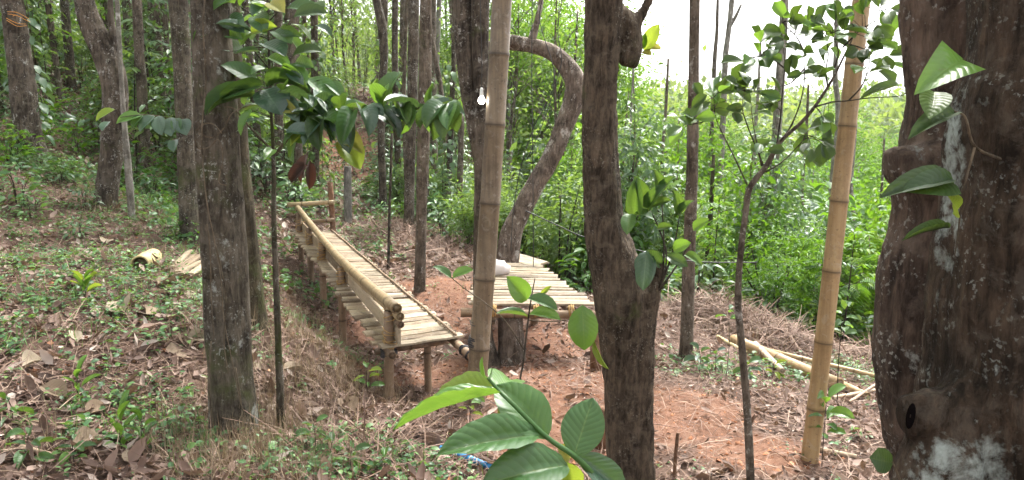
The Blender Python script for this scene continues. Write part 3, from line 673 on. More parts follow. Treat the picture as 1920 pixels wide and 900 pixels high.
def tiers(h, n, reach, L, seed, droop=0.35, wr=0.42, pairs=6):
    rs = np.random.default_rng(seed); pos, dr, nn, LL = [], [], [], []; parts = [tube([(0, 0, -.1), (0.02, 0.01, h * .5), (0, 0.02, h)], [.016, .012, .004], 4, 6)]
    for t in range(n):
        z = h * (0.18 + 0.8 * (t + 0.5) / n); rr = reach * (1 - 0.65 * (t / n)) * rs.uniform(.7, 1.1); a0 = rs.random() * 6.28
        for s in range(2):
            a = a0 + s * math.pi + rs.normal() * .25; e = np.array([math.cos(a), math.sin(a), 0]); side = np.array([-e[1], e[0], 0])
            P = [np.array([0, 0, z]) + e * rr * q + np.array([0, 0, 0.22 * rr * math.sin(q * 2.2) - 0.15 * rr * q * q]) for q in np.linspace(0, 1, pairs + 1)]
            parts.append(tube([tuple(q) for q in P[::2]], list(np.linspace(.006, .0025, len(P[::2]))), 2, 4))
            for q in range(1, pairs + 1):
                for sg in (-1, 1):
                    pos.append(P[q]); dr.append(side * sg + e * rs.uniform(.3, .9) + np.array([0, 0, -droop + rs.normal() * .2])); nn.append(np.array([0, 0, 1]) + rs.normal(size=3) * .3); LL.append(L * rs.uniform(.65, 1.15))
    LL = np.array(LL); v, f = bulk(pos, dr, nn, LL, LL * wr, T7)
    return join(*parts), (v, f, 7)
for i in range(4):      # coffee bush about 2 m tall
    s, b = tiers(2.0, 11, 0.75, 0.15, 200 + i); proto('coffee', i, s, [b], ['foliage_cool', 'foliage_shade', 'foliage_cool', 'foliage_sun'][i])
for i in range(3):      # loose understorey tree, 5 m
    C = lumps(60, 1.0, 1.0, 1.7, 3.2, 300 + i)
    parts = [tube([(0, 0, -.2), (.06, .03, 1.6), (-.05, .05, 3.2), (.03, 0, 4.8)], [.045, .038, .026, .008], 4, 7, .1)]
    for c in C[:24]: parts.append(tube([(0, 0, max(1.2, c[2] - .6)), tuple(c * np.array([.6, .6, 1]) - np.array([0, 0, .12])), tuple(c)], [.012, .008, .003], 2, 4))
    proto('slender', i, join(*parts), [clump_leaves(C, 13, .22, .07, .15, .45, T7, droop=.4)], ['foliage_shade', 'foliage_cool', 'foliage_shade'][i], 'bark_tan')
for i in range(3):      # leafy sapling in the sun, 4 m
    C = lumps(46, .8, .8, 1.6, 2.1, 350 + i)
    parts = [tube([(0, 0, -.2), (.05, .03, 1.2), (-.05, .05, 2.6), (.03, 0, 3.8)], [.03, .026, .018, .006], 4, 7, .1)]
    for c_ in C[:26]: parts.append(tube([(0, 0, max(.3, c_[2] - .5)), tuple(c_ * np.array([.6, .6, 1]) - np.array([0, 0, .12])), tuple(c_)], [.010, .007, .003], 2, 4))
    proto('sun_sapling', i, join(*parts), [clump_leaves(C, 24, .15, .10, .20, .42, T7, droop=.35)], ['foliage_sun', 'foliage_cool', 'foliage_sun'][i], 'bark_tan')
for i in range(3):      # valley tree, 9 m
    C = lumps(90, 2.4, 2.4, 2.8, 6.2, 400 + i); C = C[rng.permutation(len(C))]
    parts = [tube([(0, 0, -.5), (.1, .05, 3), (-.1, .1, 6), (.05, 0, 8.6)], [.12, .10, .06, .02], 5, 8, .1)]
    for c in C[:30]: parts.append(tube([(0, 0, max(2.4, c[2] - 1.5)), tuple(c * np.array([.55, .55, 1]) - np.array([0, 0, .4])), tuple(c)], [.035, .02, .006], 2, 5))
    proto('valley_tree', i, join(*parts), [clump_leaves(C, (48, 30, 60)[i], .34, (.12, .20, .09)[i], (.26, .40, .20)[i], .42, T4, droop=(.15, .4, .05)[i])], 'foliage_sun', 'bark_pale')
for i in range(2):      # arching palm or fern fronds
    rs = np.random.default_rng(500 + i); parts, pos, dr, nn, LL = [], [], [], [], []
    for k in range(9):
        a = k * .7 + rs.normal() * .2; e = np.array([math.cos(a), math.sin(a), 0]); side = np.array([-e[1], e[0], 0]); reach = rs.uniform(.7, 1.1)
        P = [e * reach * q + np.array([0, 0, 1.15 * math.sin(q * 2.0) * rs.uniform(.95, 1.05)]) for q in np.linspace(0, 1, 9)]
        parts.append(tube([tuple(q) for q in P[::2]], [.010, .008, .007, .005, .003], 2, 5))
        PP = catmull(P, 4)
        for q in range(8, len(PP)):
            for sg in (-1, 1): pos.append(PP[q]); dr.append(side * sg + e * .7 + np.array([0, 0, -.35])); nn.append(np.array([0, 0, 1.0])); LL.append(.34 * math.sin(math.pi * (q / len(PP)) ** .8) + .06)
    LL = np.array(LL); v, f = bulk(pos, dr, nn, LL, np.full(len(LL), .022), T7)
    proto('palm', i, join(*parts), [(v, f, 7)], 'foliage_sun', 'twig')
for i in range(3):      # knee-high herb, unit 0.5 m
    n = 70; az = rng.random(n) * 6.28; r_ = rng.random(n) ** .6 * .22; pos = np.stack([r_ * np.cos(az), r_ * np.sin(az), rng.uniform(.08, .48, n) * (1.1 - r_ * 2)], -1)
    L = rng.uniform(.07, .16, n); v, f = bulk(pos, np.stack([np.cos(az), np.sin(az), rng.uniform(-.5, .6, n)], -1), np.array([0, 0, 1.0]) + rng.normal(size=(n, 3)) * .35, L, L * .42, T7)
    proto('herb', i, stems(6, .42, .18, .006, 60 + i), [(v, f, 7)], ['weed', 'foliage_cool', 'foliage_sun'][i])
for i in range(2):      # climber: heart leaves in a sleeve round a trunk, 3 m tall, radius 1 (scaled in x, y)
    n = 260; az = rng.random(n) * 6.28; z = rng.random(n) ** .9 * 3.0; rr = rng.uniform(.10, .26, n)
    pos = np.stack([rr * np.cos(az), rr * np.sin(az), z], -1); L = rng.uniform(.08, .17, n)
    v, f = bulk(pos, np.stack([np.cos(az), np.sin(az), rng.uniform(-1.6, -.4, n)], -1), np.stack([np.cos(az), np.sin(az), np.full(n, .7)], -1) + rng.normal(size=(n, 3)) * .3, L, L * .75, T7)
    parts = [tube([(.12 * math.cos(q + zz), .12 * math.sin(q + zz), zz) for zz in np.linspace(0, 3, 9)], [.006] * 9, 3, 4) for q in (0, 2.2, 4.4)]
    proto('climber', i, join(*parts), [(v, f, 7)], ['foliage_shade', 'foliage_cool'][i], 'twig')

def plant(kind, x, y, scale, name, label, cat, group, var=None, rz=None, z=None, sz=1.0, lean=0.0):
    pr = PROTO[kind]; s, f = pr[random.randrange(len(pr)) if var is None else var]
    e = empty(name, (x, y, g(x, y) if z is None else z), label, cat, group)
    e.rotation_euler = (random.uniform(-1, 1) * lean, random.uniform(-1, 1) * lean, random.uniform(0, 6.28) if rz is None else rz); e.scale = (scale, scale, scale * sz)
    for nm, me in (('stem', s), ('foliage', f)):
        o = bpy.data.objects.new(nm, me); COL.objects.link(o); o.parent = e
    return e

# ------------------------------------------------------------------ trees along the sight lines of the photograph
def trunk_pts(pts, Y, dY=0.0):
    n = len(pts); out = []
    for i, (a, b, w_) in enumerate(pts):
        yy = Y + dY * (1 - i / max(1, n - 1)); p = PY(a, b, yy); out.append((p, w_ * mpp(b, yy) / 2))
    return out
def tree(label, pts, bk, Y=None, base=True, top=7.5, seg=16, rough=0.10, lobes=0.0, crown=True, group=None, extra=(), name='tree', freq=2.5, flare=1.55, seed=None, cscale=1.0, band=None, cap=False, melt=None):
    """pts: (pixel x, pixel y, width in pixels) from the top down; extra: more limbs of the same trunk mesh"""
    seed = random.random() * 40 if seed is None else seed
    if Y is None: Y = hit(pts[-1][0], pts[-1][1]).y
    P = trunk_pts(pts, Y)
    foot = P[-1][0]; gz = g(foot.x, foot.y)
    bz = gz if gz < foot.z else foot.z
    seq = list(P)
    if foot.z - gz > 0.12: seq.append((Vector((foot.x + (foot.x - P[-2][0].x) * 0.3, foot.y, gz + 0.05)), P[-1][1] * 1.1)); seq.append((Vector((foot.x, foot.y, gz - 0.12)), P[-1][1] * flare))
    else: seq.append((Vector((foot.x, foot.y, min(gz, foot.z) - 0.12)), P[-1][1] * flare))
    a, b = P[0][0], P[min(2, len(P) - 1)][0]; up = (a - b).normalized()
    up = Vector((up.x * 0.55, up.y * 0.5 + random.uniform(-.08, .08), max(0.7, up.z))).normalized()
    if not cap:
        q, r = a.copy(), P[0][1]; ups = []; stp = max(.12, (P[0][0] - P[1][0]).length)
        while q.z < top:
            q = q + up * stp; up = (up + Vector((random.uniform(-.1, .1), random.uniform(-.1, .1), .1)) * min(1, stp)).normalized(); r *= 1 - .08 * min(1.3, stp); stp = min(1.3, stp * 1.5); ups.insert(0, (q.copy(), r))
        seq = ups + seq
    origin = Vector((foot.x, foot.y, bz))
    e = empty(name, origin, label, 'tree', group)
    allp = [tube([tuple(p - origin) for p, _ in seq], [r for _, r in seq], 5, seg, rough, freq, seed, lobes=lobes)]
    for ex, exY in extra:
        Q = trunk_pts(ex, Y + exY); allp.append(tube([tuple(p - origin) for p, _ in Q], [r for _, r in Q], 5, max(8, seg - 4), rough, freq, seed + 3.3, lobes=lobes))
    V, F = join(*allp)
    at = None
    if band is not None: at = {'band': band(V + np.array(origin))}
    to_ = mk('trunk', V, F, bk, e, attrs=at)
    if melt: fuse(to_, *melt[:3], smooth=5, attr=('band', lambda q: band(q + np.array(origin))) if band is not None else None)
    if crown and not cap:
        c = bpy.data.objects.new('crown', random.choice(CROWN)); COL.objects.link(c); c.parent = e
        c.location = seq[0][0] - origin + Vector((0, 0, 0.6)); s = cscale * random.uniform(.85, 1.25); c.scale = (s, s, s * .9); c.rotation_euler = (0, 0, random.uniform(0, 6))
    return e, Y, origin

# ------------------------------------------------------------------ the near trees
# massive two-stemmed trunk at the right edge
def massive_band(V):
    ax = PY(1960, 300, 1.86); dx, dy = V[:, 0] - ax.x, V[:, 1] - ax.y; r = np.hypot(dx, dy) + 1e-6
    z = V[:, 2]
    c = (dx * -0.985 + dy * 0.17) / r
    up = np.exp(-((c - 1.0) / 0.10) ** 2) * sstep(0.95, 1.15, z) * (0.88 + 0.16 * np.sin(z * 9.0 + 1.0))
    c2 = (dx * -0.80 + dy * -0.60) / r
    low = sstep(0.80, 0.99, c2) * (1 - sstep(0.80, 0.95, z)) * 0.95
    st = PY(1712, 292, 2.2); d2 = (V[:, 0] - st.x) ** 2 + (V[:, 1] - st.y) ** 2 + (z - st.z) ** 2
    return np.maximum.reduce([up, low, 0.95 * np.exp(-d2 / 0.075 ** 2), np.full(len(V), 0.60)])
e, Y, org = tree('massive dark twin-stemmed trunk crusted with pale lichen at the right edge',
    [(1992, -20, 310), (1985, 100, 318), (1972, 200, 338), (1968, 300, 344), (1966, 400, 358), (1962, 500, 372), (1958, 600, 384), (1956, 670, 390), (1955, 750, 396), (1955, 830, 404), (1955, 900, 412)],
    'bark_massive', Y=1.86, seg=44, rough=0.06, lobes=0.10, flare=1.5, top=6.0, seed=2.0, freq=5.0, band=massive_band, name='massive_tree', melt=(.011, .007, 22.0),
    extra=[([(1900, 760, 200), (1840, 775, 150), (1780, 780, 112), (1732, 781, 92), (1706, 781, 82), (1694, 782, 66)], -0.07),
           ([(1860, 690, 90), (1815, 770, 130), (1775, 850, 150), (1762, 920, 165), (1772, 1000, 190), (1790, 1100, 240)], -0.07)])
parts = []
for k, (pts, yy) in enumerate((([(1772, -420, 140), (1772, -260, 150), (1773, -20, 152), (1776, 100, 150), (1782, 200, 150), (1774, 290, 166), (1768, 330, 172), (1768, 400, 172), (1752, 500, 192), (1742, 600, 188), (1740, 700, 180), (1748, 800, 172), (1765, 900, 170), (1800, 1200, 220)], 2.30), ([(1765, 315, 110), (1718, 312, 86), (1686, 312, 78), (1670, 314, 68), (1664, 315, 50)], 2.22))):
    Q = [(PY(a_, b_, yy), w_ * mpp(b_, yy) / 2) for a_, b_, w_ in pts]; parts.append(tube([tuple(p - org) for p, _ in Q], [r for _, r in Q], 6, 34, .05, 6.0, 7.0 + k, lobes=.08))
V, F = join(*parts); o = mk('second_stem', V, F, 'bark_massive_brown', e); fuse(o, .011, .006, 20.0, ('band', lambda q: massive_band(q + np.array(org))), seed=5.0)
h0 = PY(1698, 782, 1.735)
th = np.linspace(0, 2 * np.pi, 16, endpoint=False); V, F = [], []  # raised rings for the knot; the hollow's shade is only near-black colour
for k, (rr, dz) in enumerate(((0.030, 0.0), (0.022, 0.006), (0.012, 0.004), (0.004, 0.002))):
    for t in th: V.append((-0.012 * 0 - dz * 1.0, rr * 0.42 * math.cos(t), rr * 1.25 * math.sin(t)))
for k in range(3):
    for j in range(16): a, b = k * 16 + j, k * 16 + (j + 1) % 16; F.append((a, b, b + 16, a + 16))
from mathutils.bvhtree import BVHTree
tk = [q for q in e.children if q.name.startswith('trunk')][0]; bm_ = BVHTree.FromPolygons([tuple(v.co) for v in tk.data.vertices], [tuple(p.vertices) for p in tk.data.polygons])
lo_, no_, _, _ = bm_.ray_cast(CAM - org, ray(1712, 780).normalized())
if lo_ is not None:
    o = mk('knot_hole', V, F, 'hole_shade_paint', e); xq = -Vector(no_); o.matrix_local = Matrix.Translation(lo_ + Vector(no_) * .009) @ xq.to_track_quat('X', 'Z').to_matrix().to_4x4(); o.scale = (.85, .85, .85); o.location = lo_ + Vector(no_) * .014; o['label'] = 'dark hollow knot low on the trunk'
# leaves hanging on it, from a climbing shoot
v_ = empty('climbing_vine', PY(1805, 260, 1.72), 'broad green climber leaves hanging in front of the massive trunk', 'vine')
vo = Vector(v_.location)
def shoot(parent, pts, r0, r1, material='twig', name='stem', n=5, seg=6):
    o_ = Vector(parent.location); P = [tuple(Vector(p) - o_) for p in pts]
    V, F = tube(P, list(np.linspace(r0, r1, len(P))), n, seg); return mk(name, V, F, material, parent)
shoot(v_, [PY(1880, 300, 1.74), PY(1828, 275, 1.70), PY(1812, 225, 1.68), PY(1800, 212, 1.68), PY(1770, 205, 1.69)], .004, .0015)
shoot(v_, [PY(1828, 275, 1.70), PY(1806, 360, 1.70), PY(1796, 440, 1.70), PY(1790, 480, 1.70)], .003, .0012)
for b, tp, wr, nn, vv, mt in [((1805, 112), (1714, 178), .62, (-.45, -.9, .25), 'H', 'leaf_fresh'), ((1752, 172), (1742, 224), .62, (-.3, -.9, .1), 'A', 'leaf_dark'), ((1795, 212), (1702, 262), .30, (-.3, -.7, .5), 'A', 'leaf_dark'),
                              ((1786, 338), (1648, 372), .30, (-.2, -.7, .5), 'A', 'leaf_dark'), ((1790, 345), (1690, 360), .42, (.1, -.7, .3), 'C', 'leaf_dark'), ((1780, 428), (1690, 452), .16, (0, -.5, .8), 'A', 'leaf_dark'), ((1786, 400), (1776, 366), .4, (0, -1, .3), 'A', 'leaf_lime')]:
    leaf(v_, PY(*b, 1.69), PY(*tp, 1.62), wr, nn, vv, mt)
o = empty('seedling', PY(1672, 905, 1.9), 'single round green leaf poking in at the foot of the massive trunk', 'plant')
shoot(o, [PY(1700, 930, 1.75), PY(1676, 872, 1.72), PY(1672, 866, 1.72)], .003, .0015); leaf(o, PY(1674, 868, 1.72), PY(1630, 858, 1.70), .80, (-.2, -.9, .3), 'R', 'leaf_dark')

# central tree
e, Y, org = tree('dark brown central trunk with a knobbly shoulder, standing in front of the slatted table',
    [(1134, -20, 74), (1129, 100, 64), (1124, 200, 62), (1126, 300, 67), (1131, 400, 72), (1142, 460, 84), (1155, 510, 94), (1164, 560, 100), (1166, 620, 88), (1168, 700, 76), (1172, 800, 76), (1176, 900, 76), (1178, 960, 84)],
    'bark_center', Y=3.55, seg=28, rough=0.07, lobes=0.12, freq=4.5, seed=5.0, name='center_tree', melt=(.011, .006, 26.0, None, 5),
    extra=[([(1238, 480, 14), (1234, 520, 22), (1222, 548, 36), (1208, 585, 46), (1202, 640, 48), (1202, 720, 48), (1203, 800, 46), (1206, 900, 48), (1208, 980, 56)], -0.02),
           ([(1140, 20, 50), (1162, 32, 46), (1178, 50, 44), (1184, 76, 40), (1182, 100, 40), (1178, 118, 38), (1176, 126, 26)], 0.05),
           ([(1182, 62, 26), (1196, 40, 22), (1210, 14, 18), (1222, -16, 16), (1226, -60, 14)], 0.05)])
# shoots with leaves growing from the shoulder of that tree
sh = empty('epiphyte_shoot', PY(1236, 520, 3.5), 'leafy green shoot sprouting from the shoulder of the central trunk', 'plant')
for pts in ([(1236, 540), (1250, 480), (1232, 420), (1210, 380)], [(1238, 540), (1262, 470), (1275, 400)], [(1236, 545), (1280, 480), (1300, 430)], [(1240, 540), (1245, 470), (1240, 360)]):
    shoot(sh, [PY(a, b, 3.5 + .02 * i) for i, (a, b) in enumerate(pts)], .006, .002, 'dark_twig')
for b, tp, wr, mt, vv in [((1210, 385), (1188, 330), .42, 'leaf_coffee', 'A'), ((1215, 395), (1252, 345), .4, 'leaf_coffee', 'B'), ((1212, 388), (1260, 375), .35, 'leaf_coffee', 'A'), ((1225, 410), (1190, 400), .5, 'leaf_coffee', 'C'), ((1212, 470), (1206, 545), .55, 'leaf_blue', 'A'),
                          ((1190, 400), (1196, 330), .4, 'leaf_coffee', 'B'), ((1240, 362), (1226, 318), .45, 'leaf_coffee', 'A'), ((1240, 365), (1268, 330), .4, 'leaf_coffee', 'B'), ((1262, 470), (1296, 455), .55, 'leaf_fresh', 'C'), ((1250, 480), (1290, 500), .5, 'leaf_coffee', 'A'),
                          ((1275, 402), (1262, 355), .42, 'leaf_coffee', 'A'), ((1275, 405), (1302, 376), .4, 'leaf_coffee', 'B'), ((1300, 432), (1330, 410), .4, 'leaf_coffee', 'C'), ((1240, 500), (1216, 470), .5, 'leaf_coffee', 'D'), ((1285, 478), (1316, 500), .45, 'leaf_coffee', 'B'), ((1180, 400), (1176, 440), .6, 'leaf_coffee', 'A'), ((1232, 430), (1262, 425), .4, 'leaf_coffee', 'A')]:
    p = PY(*b, 3.52); leaf(sh, p, PY(*tp, 3.45), wr, tocam(p, .35), vv, mt)
up_ = empty('leaf_spray', PY(1198, 100, 3.7), 'yellow-green leaves behind the stub of the central trunk', 'plant')
shoot(up_, [PY(1188, 92, 3.68), PY(1205, 98, 3.7), PY(1225, 84, 3.7)], .004, .002)
for b, tp, wr, mt in [((1208, 96), (1236, 45), .5, 'leaf_lime'), ((1212, 90), (1240, 92), .5, 'leaf_yellow'), ((1204, 97), (1222, 104), .6, 'leaf_yellow'), ((1202, 92), (1210, 62), .5, 'leaf_fresh')]:
    leaf(up_, PY(*b, 3.7), PY(*tp, 3.66), wr, (0, -.8, .5), 'A', mt)

# trees behind the upright bamboo
e3, Y3, o3 = tree('lichen-speckled dark trunk right behind the upright bamboo pole', [(900, -20, 36), (900, 100, 32), (901, 200, 29), (903, 350, 28), (902, 500, 30), (906, 620, 36), (910, 660, 44), (912, 692, 60)], 'bark_speckled', seg=18, rough=.08, seed=8.0, flare=1.5,
     extra=[([(862, -120, 34), (866, -20, 34), (869, 80, 33), (876, 160, 30), (886, 230, 24), (896, 300, 18)], 0.02)])
tree('curved reddish trunk arching right above the slatted table', [(968, 82, 26), (1000, 87, 27), (1036, 100, 30), (1064, 128, 35), (1079, 160, 38), (1073, 196, 37), (1058, 236, 34), (1038, 288, 36), (1004, 348, 36), (975, 398, 39), (957, 442, 42), (950, 500, 44)],
     'bark_red', Y=7.75, seg=20, rough=.17, seed=11.0, lobes=.15, cap=True, name='curved_tree', extra=[([(1018, -220, 8), (1016, -20, 9), (1009, 30, 10), (1000, 66, 15), (994, 88, 18)], 0), ([(968, 82, 26), (940, 80, 24), (915, 90, 20)], 0), ([(985, 90, 16), (975, 78, 20), (958, 76, 24)], -.05)])
tree('straight slim mottled trunk standing left of the thin forked sapling', [(1303, -20, 20), (1301, 120, 20), (1298, 300, 22), (1293, 450, 23), (1289, 580, 24), (1286, 672, 28)], 'bark_tan', seg=14, rough=.07)
tree('slim brown trunk on bare earth just right of the bench', [(799, -20, 22), (798, 100, 24), (794, 250, 24), (790, 400, 20), (787, 545, 23)], 'bark_tan', seg=14)
tree('grey speckled trunk behind the slim trunk right of the bench', [(776, -20, 20), (774, 150, 20), (769, 300, 19), (766, 432, 22)], 'bark_speckled', seg=12)
# left side
eL, YL, oL = tree('thick left foreground trunk hung with dry vines', [(394, -20, 72), (398, 100, 72), (404, 200, 74), (412, 330, 74), (419, 450, 78), (425, 600, 76), (431, 700, 78), (438, 780, 88), (440, 815, 100)], 'bark_grey_brown', seg=28, rough=.07, lobes=.14, freq=4, seed=14.0, flare=1.35,
     extra=[([(372, -120, 32), (374, -20, 32), (376, 100, 30), (378, 250, 28), (388, 400, 30), (398, 520, 34)], -.06)])
tree('brown trunk close behind the thick left foreground trunk', [(430, -20, 34), (436, 120, 36), (444, 260, 40), (456, 400, 44), (468, 520, 46), (476, 604, 54)], 'bark_mossy', seg=18, seed=17.0)
tree('straight dark trunk with grey patches left of the thick foreground trunk', [(332, -20, 34), (340, 100, 32), (347, 250, 32), (353, 370, 34), (358, 452, 40)], 'bark_grey_brown', seg=18)
tree('leaning forked trunk with mottled bark on the left bank', [(154, -20, 34), (170, 40, 40), (198, 100, 46), (217, 165, 48), (212, 260, 42), (202, 330, 40), (197, 388, 46)], 'bark_speckled', seg=20, rough=.12, lobes=.1, seed=23.0,
     extra=[([(205, -60, 8), (208, 30, 11), (216, 100, 18), (222, 160, 24)], 0)])
tree('thin pale stem right beside the leaning forked trunk', [(226, 120, 9), (233, 230, 10), (240, 310, 14), (248, 412, 14)], 'bark_pale', seg=8, crown=False, top=3.4)
eO, YO, oO = tree('thick trunk with an orange string at the far left', [(18, -20, 36), (30, 60, 42), (42, 150, 44), (50, 230, 44), (62, 292, 52)], 'bark_speckled', seg=20, seed=29.0)
tree('pale thin trunk between the leaning fork and the dark trunk', [(255, -20, 18), (261, 90, 18), (267, 190, 20), (272, 322, 24)], 'bark_tan', seg=12)
tree('slim dark trunk behind the leaning fork, left bank', [(118, -20, 15), (128, 90, 16), (135, 170, 18), (138, 225, 20)], 'bark_speckled', Y=13.0, seg=10)
tree('second slim trunk near the far left tree', [(80, -20, 13), (92, 80, 14), (97, 160, 15), (99, 200, 16)], 'bark_speckled', Y=15.0, seg=10)
tree('thin stem close to the pale thin trunk on the left', [(280, -20, 11), (287, 100, 13), (292, 200, 14), (294, 260, 15)], 'bark_grey_brown', Y=13.5, seg=10)
tree('narrow straight trunk behind the arching coffee branch', [(588, -20, 14), (590, 120, 14), (592, 290, 13), (594, 360, 14)], 'bark_tan', Y=14.0, seg=10)
tree('crooked lichen-patched trunk above the far end of the bench', [(702, -20, 14), (716, 50, 18), (720, 110, 16), (714, 200, 14), (716, 300, 14), (719, 390, 16)], 'bark_speckled', Y=13.0, seg=10, rough=.15)
tree('whitish slim trunk left of the speckled trunk behind the bamboo', [(824, -20, 9), (820, 100, 9), (816, 200, 9), (812, 330, 10)], 'bark_pale', Y=17.0, seg=8)
tree('slim lichen-grey trunk in the gap left of the bamboo pole', [(850, 130, 9), (847, 200, 11), (843, 300, 12), (838, 375, 14)], 'bark_speckled', Y=13.0, seg=8, crown=False, top=4)
tree('slim brown trunk near the gap left of the bamboo pole', [(832, 190, 10), (862, 215, 11), (864, 280, 11), (862, 350, 12)], 'bark_tan', Y=12.5, seg=8, crown=False, top=3.2)
tree('tall pale mottled trunk rising from the valley behind the forked sapling', [(1472, -20, 15), (1466, 100, 17), (1456, 250, 17), (1447, 380, 15), (1440, 500, 15)], 'bark_pale', Y=11.5, seg=12, rough=.05)
tree('crooked pale trunk against the bright sky', [(1374, -20, 10), (1366, 60, 10), (1360, 110, 11), (1356, 220, 11)], 'bark_pale', Y=24.0, seg=8, crown=False, top=5.6, extra=[([(1390, 8, 4), (1380, 30, 6), (1368, 50, 8)], 0)])
tree('thin dark trunk left of the crooked pale trunk against the sky', [(1346, -20, 5), (1344, 60, 7), (1340, 110, 8), (1336, 210, 8)], 'bark_tan', Y=24.5, seg=8, crown=False, top=5.4)
tree('pale trunk half hidden behind the leaning bamboo pole', [(1566, 150, 10), (1572, 200, 11), (1570, 260, 12), (1562, 330, 12)], 'bark_pale', Y=17.0, seg=8, crown=False, top=4.5)
for px, w_, Y_, t_, bk in ((1075, 5, 16, 60, 'bark_tan'), (1245, 6, 15, 150, 'bark_tan'), (1330, 9, 11, 330, 'bark_mossy'), (1418, 6, 18, 120, 'bark_pale'), (1508, 6, 16, 200, 'bark_tan'), (1600, 7, 20, 190, 'bark_pale'), (1650, 5, 15, 300, 'bark_tan'), (1180, 5, 18, 160, 'bark_pale')):
    tree('thin valley stem at about pixel', [(px + 8, t_ - 40, w_ * .7), (px + 3, t_ + 60, w_), (px - 4, t_ + 160, w_), (px, t_ + 240, w_ * 1.1)], bk, Y=Y_, seg=8, crown=False, cap=True, name='thin_tree')[0]['label'] = {1075: 'thin stem in the greenery left of the central trunk', 1245: 'thin stem in the greenery just right of the central trunk', 1330: 'thicker mossy stem right of the straight slim trunk', 1418: 'thin pale stem behind the forked sapling', 1508: 'thin stem under the dark sapling leaves', 1600: 'thin pale stem close to the leaning bamboo pole', 1650: 'thin stem between the leaning bamboo and the massive trunk', 1180: 'thin pale stem hugging the right side of the central trunk'}[px]
br = empty('fallen_branch', hit(1540, 575), 'crooked pale branch leaning in the green undergrowth', 'branch'); Yb = Vector(br.location).y
shoot(br, [PY(1544, 590, Yb), PY(1528, 545, Yb), PY(1514, 500, Yb + .1), PY(1512, 474, Yb + .1), PY(1480, 458, Yb + .2), PY(1440, 448, Yb + .3)], .045, .02, 'bark_pale', 'limb', 5, 8)
shoot(br, [PY(1512, 474, Yb + .1), PY(1530, 452, Yb + .2), PY(1560, 440, Yb + .3)], .02, .008, 'bark_pale', 'twig', 4, 6)
# the orange string
s_ = empty('orange_string', PY(35, 35, YO - .15), 'bright orange string tied round the far left trunk', 'string')
for k in range(5):
    q = [Vector(PY(20 + random.uniform(-12, 5), 22 + k * 4, YO - .16)), Vector(PY(32, 24 + k * 5 + random.uniform(-6, 6), YO - .20)), Vector(PY(52 + random.uniform(-4, 6), 36 + k * 3, YO - .14))]
    shoot(s_, q, .0035, .003, 'orange_string', 'strand', 4, 5)

# dry vines on the thick left trunk
vn = empty('dry_vine', oL + Vector((-.2, -.15, 0)), 'thin pale dry vines clinging to the thick left trunk', 'vine')
yv = YL - .16
for pts in ([(384, -10), (381, 60), (386, 150), (378, 260), (388, 380), (402, 450), (414, 520), (420, 600), (436, 680), (452, 760), (470, 800)], [(388, 420), (394, 470), (396, 560), (402, 640)], [(404, 460), (414, 500), (424, 560), (420, 640), (428, 700)],
            [(372, 250), (398, 258), (420, 240), (436, 212), (470, 196)], [(366, 262), (372, 278), (392, 276), (410, 262), (418, 300), (410, 340), (424, 348)], [(368, 245), (384, 232), (402, 234), (416, 250)], [(442, 690), (450, 740), (458, 800), (470, 850)], [(396, 640), (392, 720), (400, 800)]):
    shoot(vn, [PY(a, b, yv - .03 + .012 * (i % 3)) for i, (a, b) in enumerate(pts)], .0042, .0022, 'twig', 'strand', 4, 5)

# ------------------------------------------------------------------ bamboo poles
def bpole(name, label, bot, top, wpx, material, node, seed, ext=1.6):
    b = hit(*bot); a = PY(*top, b.y); d = (a - b).normalized(); r = wpx * mpp(450, b.y) / 2
    e = empty(name, b, label, 'bamboo pole')
    Lp = (a - b).length + ext + .3; sx = Vector((0, -1, 0)).cross(d).normalized(); sy = d.cross(sx)
    pole_along('culm', lambda s: d * (-.3 + s * Lp) + sx * (.018 * math.sin(s * 4.1 + seed)) + sy * (.012 * math.sin(s * 5.0)), Lp, sx, sy, r * 1.05, r * .92, material, e, node, seed, 22)
    return e, b, d, r
eb, pb, db, rb = bpole('bamboo_pole', 'thick upright bamboo pole lashed to the end of the bench', (890, 757), (938, -10), 37, 'bamboo_pole', .46, 3)
eb2, pb2, db2, rb2 = bpole('bamboo_pole', 'slim tan bamboo pole leaning right beside the massive trunk', (1512, 863), (1622, 0), 32, 'bamboo_tan', .345, 5)
def on_pole(py):                        # distance up the upright pole at a pixel row
    lo, hi = 0.0, 6.0
    for _ in range(40):
        m_ = (lo + hi) / 2; q = pb + db * m_ - CAM; v = (q.y * SP + q.z * CP) / (q.y * CP - q.z * SP); (lo, hi) = (m_, hi) if 450 - FPX * v > py else (lo, m_)
    return lo
for py, tn in ((604, 2.2), (638, 4.5), (645, 2.0)):
    lashing('rubber_band' if py > 610 else 'wire_tie', db * on_pole(py), db, rb * 1.03, eb, tn, .010, .0045 if py > 610 else .0025, 'rubber')
